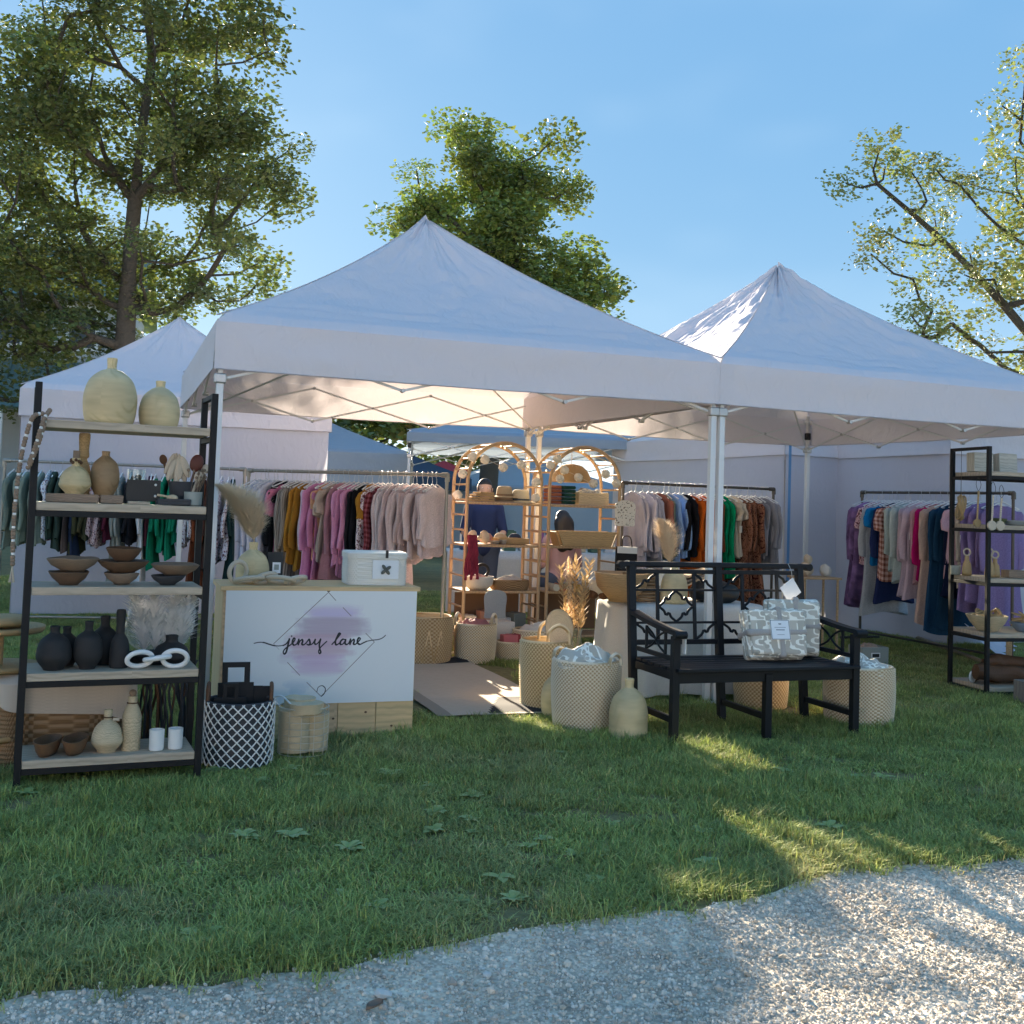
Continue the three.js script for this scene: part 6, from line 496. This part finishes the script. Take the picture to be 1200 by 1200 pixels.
// ---------- black bench ----------
const BN = { o: [0.941, -6.283], a: TR }, BL = loc(BN);
{
  const g = thing('garden_bench', 'black wooden garden bench with lattice back on the grass', 'bench', [BN.o[0], 0, BN.o[1]], TR), W = 1.25, D = 0.5, m = M.benchblack;
  for (const x of [0.02, W / 2, W - 0.02]) part('leg', box(x, x === W / 2 ? 0.19 : 0.3, 0, 0.045, x === W / 2 ? 0.38 : 0.6, 0.045, 0.004), m, g);
  for (const x of [0.02, W / 2, W - 0.02]) part('leg', bar([x, 0, -D], [x, 0.985, -D - 0.1], 0.046, 0.046), m, g);
  for (let i = 0; i < 7; i++) part('seat_slat', box(W / 2, 0.41 - 0.004 * Math.sin(i / 6 * Math.PI), 0.02 - i * 0.078, W - 0.03, 0.02, 0.066, 0.004), m, g);
  part('front_apron', box(W / 2, 0.365, 0, W - 0.08, 0.06, 0.022, 0.003), m, g); part('rear_apron', box(W / 2, 0.365, -D - 0.03, W - 0.08, 0.06, 0.022, 0.003), m, g);
  for (const x of [0.02, W / 2, W - 0.02]) { part('seat_bearer', box(x, 0.375, -D / 2, 0.03, 0.045, D - 0.06, 0.003), m, g); part('stretcher', box(x, 0.13, -D / 2, 0.028, 0.035, D - 0.04, 0.003), m, g); }
  const zb = (y) => -D - 0.1 * y / 0.985; // the back leans
  part('top_rail', J(box(W / 2, 0.968, zb(0.968), W + 0.1, 0.034, 0.05, 0.01), ...[-0.05, W + 0.05].map((x) => mv(new THREE.CylinderGeometry(0.024, 0.024, 0.05, 14).rotateX(Math.PI / 2), x, 0.963, zb(0.963)))), m, g); part('upper_rail', box(W / 2, 0.925, zb(0.925), W - 0.05, 0.026, 0.03, 0.003), m, g); part('lower_rail', box(W / 2, 0.495, zb(0.495), W - 0.05, 0.03, 0.03, 0.003), m, g);
  for (const x0 of [0.043, W / 2 + 0.023]) { const w = W / 2 - 0.066, X = (t) => x0 + t * w, y0 = 0.51, y1 = 0.912, Y = (t) => lerp(y1, y0, t), P = (a, b) => [X(a), Y(b), zb(Y(b))];
    for (const t of [0.275, 0.735]) part('lattice_bar', bar(P(t, 0), P(t, 1), 0.02, 0.018), m, g); for (const t of [0.25, 0.745]) part('lattice_bar', bar(P(0, t), P(1, t), 0.014, 0.016), m, g);
    const cx = 0.505, cy = 0.5, ogee = (a, b) => part('fretwork', tube([P(...a), P(lerp(a[0], b[0], 0.3) + 0.0, lerp(a[1], b[1], 0.3)), P(lerp(a[0], b[0], 0.42), lerp(a[1], b[1], 0.58)), P(lerp(a[0], b[0], 0.58), lerp(a[1], b[1], 0.42)), P(lerp(a[0], b[0], 0.7), lerp(a[1], b[1], 0.7)), P(...b)], 0.0085, 20, 6), m, g);
    ogee([cx, 0.265], [0.72, cy]); ogee([0.72, cy], [cx, 0.73]); ogee([cx, 0.73], [0.29, cy]); ogee([0.29, cy], [cx, 0.265]); ogee([0.02, 0.22], [0.255, 0.01]); ogee([0.755, 0.01], [0.98, 0.22]); ogee([0.98, 0.77], [0.755, 0.99]); ogee([0.02, 0.77], [0.255, 0.99]); }
  for (const x of [0.02, W - 0.02]) { part('armrest', J(sheet(4, 12, (u, v) => [x + (u - 0.5) * 0.062, 0.622 + 0.06 * Math.pow(v, 1.6) + 0.012, lerp(0.05, -D - 0.03, v)]), sheet(4, 12, (u, v) => [x - (u - 0.5) * 0.062, 0.622 + 0.06 * Math.pow(v, 1.6) - 0.014, lerp(0.05, -D - 0.03, v)]), sheet(1, 12, (u, v) => [x - 0.031, 0.622 + 0.06 * Math.pow(v, 1.6) + lerp(-0.014, 0.012, u), lerp(0.05, -D - 0.03, v)]), sheet(1, 12, (u, v) => [x + 0.031, 0.622 + 0.06 * Math.pow(v, 1.6) + lerp(0.012, -0.014, u), lerp(0.05, -D - 0.03, v)]), mv(new THREE.CylinderGeometry(0.022, 0.022, 0.075, 14).rotateZ(Math.PI / 2), x, 0.612, 0.05)), m, g); part('side_rail', box(x, 0.47, -D / 2, 0.022, 0.026, D - 0.04, 0.003), m, g);
    for (const [a, b] of [[0.12, 0.5], [0.36, 0.5]]) part('lattice_bar', box(x, 0.55, -a, 0.014, 0.14, 0.018, 0.002), m, g); for (const s of [1, -1]) part('fretwork', tube([[x, 0.55 + s * 0.06, -0.13], [x, 0.55 + s * 0.03, -0.2], [x, 0.55, -0.24], [x, 0.55 - s * 0.03, -0.28], [x, 0.55 - s * 0.06, -0.35]], 0.007, 16, 6), m, g); }
  part('price_tag', box(0.06, 0.55, 0.026, 0.005, 0.09, 0.04), M.paper, g);
}
function foldedThrow(label, pos, turn, lean, w, h, card) { const g = thing('folded_throw', label, 'blanket', pos, turn); g.rotation.order = 'YXZ'; g.rotation.x = lean; const d = 0.15; for (let i = 0; i < 5; i++) { const z = -d / 2 + (i + 0.5) * d / 5, s = [0.9, 0.98, 1, 0.99, 0.93][i]; part('fold_layer', uvBox(warp(new RoundedBoxGeometry(w * s, h * s, d / 5 + 0.014, 5, 0.021).translate(0.008 * Math.sin(i * 2), h / 2, z), 0.013, 9, i)), M.leopard, g); }
  part('band', warp(new RoundedBoxGeometry(w + 0.012, 0.045, d + 0.03, 4, 0.02).translate(0, h / 2, 0), 0.004, 12), mat({ color: RGB(0.5, 0.46, 0.42), map: T.cloth }), g); part('band', warp(new RoundedBoxGeometry(0.045, h + 0.014, d + 0.028, 4, 0.02).translate(0.02, h / 2, 0), 0.004, 12), mat({ color: RGB(0.5, 0.46, 0.42), map: T.cloth }), g);
  if (card) { const tx = canvasTex(256, 256, (c) => { c.fillStyle = '#e9ecee'; c.fillRect(0, 0, 256, 256); c.strokeStyle = '#454d55'; c.lineWidth = 6; c.strokeRect(6, 6, 244, 244); c.fillStyle = '#5d6670'; c.fillRect(108, 46, 40, 8); c.fillRect(112, 58, 32, 6); for (const [y, a, b] of [[96, 52, 204], [124, 70, 186], [132, 70, 186]]) c.fillRect(a, y, b - a, 5); c.fillRect(80, 190, 96, 4); }); const cg = new THREE.BoxGeometry(0.125, 0.12, 0.004); cg.translate(0.01, h / 2 + 0.012, d / 2 + 0.02); part('card', cg, [M.paper, M.paper, M.paper, M.paper, mat({ map: tx, roughness: 0.6 }), M.paper], g); } return g; }
foldedThrow('leopard-patterned folded throw with a printed card on the bench', BL(0.83, 0.425, 0.24), TR - 0.12, -0.3, 0.385, 0.3, true); foldedThrow('leopard-patterned folded throw standing behind the carded one on the bench', BL(1.04, 0.425, 0.38), TR - 0.45, -0.22, 0.34, 0.35, false);
{ const t = thing('paper_tag', 'white square paper tag hanging on the bench back', 'tag', BL(1.12, 0.82, 0.55), TR); part('card', box(0, 0, 0.03, 0.115, 0.115, 0.002).rotateZ(0.62), M.paper, t); part('string', tube([[0.01, 0.075, 0.03], [0.0, 0.12, 0.035], [-0.01, 0.17, 0.01]], 0.0016, 10, 4), M.rope, t); }
{ const b = thing('seagrass_basket', 'cream woven basket with grey blanket at the bench end', 'basket', [2.26, 0, -7.12], TR); part('wall', weave({ a: 0.185, h: 0.36, rows: 32, cols: 50, amp: 0.012, flare: 1.04, bulge: 0.04, sq: 0.75 }), M.paleseagrass, b); } single('throw_blanket', crumple(0.18, 0.1, 0.18, 14), M.leopard, 'grey patterned blanket stuffed in the basket at the bench end', 'blanket', [2.26, 0.32, -7.12]);
{ const b = thing('seagrass_basket', 'dark-shadowed woven basket under the draped table end', 'basket', [1.75, 0, -7.62], TR); part('wall', weave({ a: 0.17, h: 0.3, rows: 22, cols: 40, amp: 0.007, flare: 1.05 }), M.seagrass, b); }
{ const b = thing('storage_crate', 'small grey crate with a label slot on the grass past the bench', 'crate', [3.22, 0, -9.9], 0.3); part('box', J(box(0, 0.005, 0, 0.26, 0.01, 0.2), box(0, 0.08, 0.1, 0.27, 0.16, 0.012, 0.003), box(0, 0.08, -0.1, 0.27, 0.16, 0.012, 0.003), box(0.13, 0.08, 0, 0.012, 0.16, 0.188), box(-0.13, 0.08, 0, 0.012, 0.16, 0.188)), M.greyclay, b); part('label_slot', box(0, 0.09, 0.109, 0.09, 0.045, 0.004), M.paper, b); part('slot', box(0, 0.09, 0.112, 0.07, 0.03, 0.003), M.blackplastic, b); } single('folded_textile', crumple(0.1, 0.06, 0.08, 41), mat({ color: RGB(0.3, 0.22, 0.17), side: THREE.DoubleSide }), 'brown odds and ends heaped in the small grey crate', 'textile', [3.22, 0.12, -9.9]);
{ const s = thing('side_stand', 'small wooden stand with pale ornaments past the bench end', 'stand', [2.95, 0, -10.7], 0.3); part('top', box(0, 0.7, 0, 0.42, 0.02, 0.3, 0.004), M.archwood, s); for (const [x, z] of [[-0.18, -0.12], [0.18, -0.12], [-0.18, 0.12], [0.18, 0.12]]) part('leg', rod([x, 0, z], [x, 0.69, z], 0.012), M.archwood, s); } single('plush_ornament', warp(J(mv(new THREE.SphereGeometry(0.07, 16, 12), 0, 0.07, 0), mv(new THREE.SphereGeometry(0.045, 14, 10), 0.02, 0.165, 0)), 0.008, 20), M.bone, 'rounded beige ornament on the small wooden stand', 'ornament', [2.87, 0.71, -10.7]); single('plush_ornament', warp(mv(new THREE.SphereGeometry(0.06, 16, 12), 0, 0.058, 0), 0.008, 20), M.offwhite, 'small white ornament beside the beige one on the stand', 'ornament', [3.07, 0.71, -10.75]);
single('long_pole', rod([4.42, 0.03, -12.6], [4.28, 0.03, -9.3], 0.022, 10), mat({ color: RGB(0.34, 0.28, 0.2), map: T.wood }), 'long wooden pole lying on the grass beside the pastel rack', 'pole');
single('storage_tote', J(box(0, 0.14, 0, 0.4, 0.28, 0.3, 0.02), box(0, 0.29, 0, 0.43, 0.03, 0.33, 0.01)), mat({ color: RGB(0.42, 0.47, 0.55), roughness: 0.4 }), 'pale plastic storage tote on the grass under the pastel rack', 'box', [4.62, 0, -12.2], 0.4);
// ---------- black shelf of wooden ware ----------
const RS = { o: [3.614, -8.373], a: 0.217 }, RL = loc(RS);
shelfUnit('black metal shelf of wooden ware beside the rack of pastel tops', RS.o, RS.a, 0.85, 0.455, 1.87, [[1.68, 1], [1.275, 1], [0.872, 1], [0.46, 1], [0.06, 1]], 0.032);
for (const [x, w, l, r] of [[0.1, 0.17, 'whitewashed block on top of the black shelf near the post', 0.06], [0.32, 0.16, 'slanted whitewashed block on top of the black shelf', 0.22]]) { const b = single('white_block', box(0, 0.075, 0, w, 0.15, 0.1, 0.006), mat({ color: RGB(0.62, 0.58, 0.5), map: T.oak }), l, 'block', RL(x, 1.682, 0.25), RS.a); b.rotation.z = 0.0; b.rotation.x = -r * 0.5; }
{ const w = thing('hanging_wreath', 'twisted vine ring with paper tags hanging at the shelf end', 'wreath', RL(-0.03, 1.4, 0.3), RS.a + 0.9); for (let i = 0; i < 5; i++) part('vine', mv(new THREE.TorusGeometry(0.085 + 0.007 * (i % 3), 0.007, 7, 44).rotateX(0.12 * (i - 2)).rotateY(0.1 * i), 0, 0, 0), M.honeywood, w); part('tag', box(-0.03, 0.03, 0.02, 0.05, 0.075, 0.002), M.bone, w); part('cord', rod([0, 0.09, 0], [0, 0.45, 0], 0.002, 5), M.blackplastic, w); part('ribbon', box(0.02, 0.16, 0, 0.012, 0.18, 0.002), M.straw, w); }
function ladle(label, x, d, y, L, mt, disc) { const g = thing('wooden_ladle', label, 'ladle', RL(x, y, d), RS.a); part('handle', bar([0, 0, 0], [0.01, L, 0], 0.013, 0.007), mt, g); part('disc', mv(new THREE.CylinderGeometry(disc, disc, 0.016, 22).rotateX(Math.PI / 2), 0, -disc * 0.8, 0), mt, g); part('loop', tube([[0.01, L, 0], [0.03, L + 0.05, 0], [0.005, L + 0.1, 0], [-0.012, L + 0.05, 0]], 0.002, 16, 5, true), M.blackplastic, g); }
ladle('pale round ladle with carved disc hanging on the shelf post', 0.0, -0.04, 1.3, 0.2, M.bone, 0.036); ladle('second pale carved ladle hanging beside the first on the shelf post', 0.075, -0.035, 1.3, 0.18, M.bone, 0.036); ladle('honey wooden ladle hanging behind the carved ladles', -0.04, 0.08, 1.31, 0.22, M.honeywood, 0.03);
single('stacked_plates', J(...[0, 1, 2].map((i) => mv(lathe([[0, 0], [0.06, 0], [0.1, 0.012], [0.095, 0.014], [0.05, 0.006], [0, 0.006]], 28), 0, i * 0.012, 0))), M.whiteclay, 'white plates stacked on the second board of the black shelf', 'plates', RL(0.33, 1.277, 0.12)); single('green_plant_bowl', warp(lathe([[0, 0], [0.04, 0], [0.06, 0.05], [0.055, 0.05], [0.03, 0.02], [0, 0.04]], 20), 0.004, 20), mat({ color: RGB(0.1, 0.11, 0.04) }), 'small olive bowl beside the white plates', 'bowl', RL(0.18, 1.277, 0.12));
for (const [x, d, h, l] of [[0.03, 0.3, 0.16, 'honey wooden bottle behind the post on the middle board'], [0.1, 0.12, 0.17, 'honey wooden bottle with ring stopper on the middle board'], [0.17, 0.15, 0.15, 'second ring-stoppered wooden bottle on the middle board']]) { const b = thing('ring_bottle', l, 'bottle', RL(x, 0.874, d)); part('body', lathe([[0, 0], [0.034, 0], [0.037, 0.03], [0.03, 0.09], [0.016, h - 0.04], [0.016, h - 0.01], [0, h - 0.01]], 22), M.honeywood, b); part('ring', mv(new THREE.TorusGeometry(0.026, 0.007, 8, 24), 0, h + 0.022, 0), M.bone, b); }
single('stone_cup', lathe([[0, 0], [0.035, 0], [0.04, 0.07], [0.035, 0.07], [0.03, 0.01], [0, 0.01]], 22), M.greyclay, 'grey cup at the far end of the middle board', 'cup', RL(-0.0, 0.874, 0.4)); single('wood_block', box(0, 0.03, 0, 0.14, 0.058, 0.1, 0.004), M.driftwood, 'pale wooden block beside the ring-stoppered bottles', 'block', RL(0.32, 0.874, 0.14), RS.a);
bowl('boat-shaped pale bowl of wooden pieces on the fourth board', 0.31, 0.12, M.palewood, RL(0.12, 0.462, 0.17), 0.2); single('wood_pieces', J(...Array.from({ length: 9 }, (_, i) => mv(new THREE.TorusGeometry(0.035, 0.011, 8, 20).rotateX(1.2 + 0.2 * i).rotateY(i), 0.08 * Math.cos(i * 2.4), 0.02 + 0.012 * (i % 3), 0.06 * Math.sin(i * 2.4)))), M.honeywood, 'pale wooden rings heaped in the boat-shaped bowl', 'rings', RL(0.12, 0.555, 0.17)); bowl('blue-grey bowl of twigs at the end of the fourth board', 0.2, 0.07, mat({ color: RGB(0.2, 0.25, 0.33) }), RL(0.42, 0.462, 0.15), 0.7); single('twig_heap', J(...Array.from({ length: 12 }, (_, i) => rod([-0.09 * Math.cos(i), 0.02 + 0.006 * i, -0.07 * Math.sin(i)], [0.09 * Math.cos(i), 0.03 + 0.008 * i, 0.07 * Math.sin(i)], 0.006, 6))), M.honeywood, 'pale twigs heaped in the blue-grey bowl', 'twigs', RL(0.42, 0.49, 0.15));
[[0.18, 0.12, 0.07, 0.55], [0.28, 0.2, 0.055, 0.6], [0.2, 0.28, 0.045, 0.5]].forEach(([x, d, r, L], i) => single('driftwood_log', warp(new THREE.CylinderGeometry(r * 0.8, r, L, 18, 14).rotateZ(Math.PI / 2 + 0.08 * (i - 1)).translate(0, r, 0), 0.03, 6, i + 1), M.brownwood, ['thick brown driftwood log lying on the lowest board of the black shelf', 'long brown driftwood log behind the thick one', 'thin brown driftwood piece at the back of the lowest board'][i], 'log', RL(x + 0.1, 0.062 + (i === 1 ? 0.1 : 0), d), RS.a + 0.1 * i));
single('white_disc', mv(new THREE.CylinderGeometry(0.045, 0.045, 0.012, 26).rotateX(Math.PI / 2), 0, 0.045, 0), M.whiteclay, 'white ceramic disc standing before the driftwood logs', 'disc', RL(0.02, 0.062, 0.2), RS.a + 0.5);
{ const c = thing('storage_crate', 'weathered grey wooden crate on the grass before the black shelf', 'crate', [3.98, 0, -8.05], 0.15); for (const [x, z, w, d] of [[0, 0.13, 0.5, 0.014], [0, -0.13, 0.5, 0.014], [0.243, 0, 0.014, 0.246], [-0.243, 0, 0.014, 0.246]]) part('panel', box(x, 0.08, z, w, 0.16, d, 0.003), mat({ color: RGB(0.27, 0.25, 0.23), map: T.oak }), c); part('bottom', box(0, 0.008, 0, 0.46, 0.01, 0.24), M.driftwood, c); } for (const [x, z, a, l] of [[3.9, -8.02, 0.6, 'white paper roll sticking out of the grey crate'], [4.04, -8.06, -0.3, 'white paper roll lying flat in the grey crate']]) { const r = single('paper_roll', mv(new THREE.CylinderGeometry(0.018, 0.018, 0.14, 14).rotateZ(1.2), 0, 0.16, 0), M.paper, l, 'paper roll', [x, 0, z], a); }
{ const t = thing('plank_table', 'low plank table standing behind the black shelf', 'table', [4.55, 0, -9.2], 0.3); part('top', box(0, 0.42, 0, 0.8, 0.03, 0.35, 0.004), M.palewood, t); for (const [x, z] of [[-0.36, -0.14], [0.36, -0.14], [-0.36, 0.14], [0.36, 0.14]]) part('leg', box(x, 0.2, z, 0.035, 0.41, 0.035, 0.003), M.palewood, t); }
renderer.render(scene, camera);
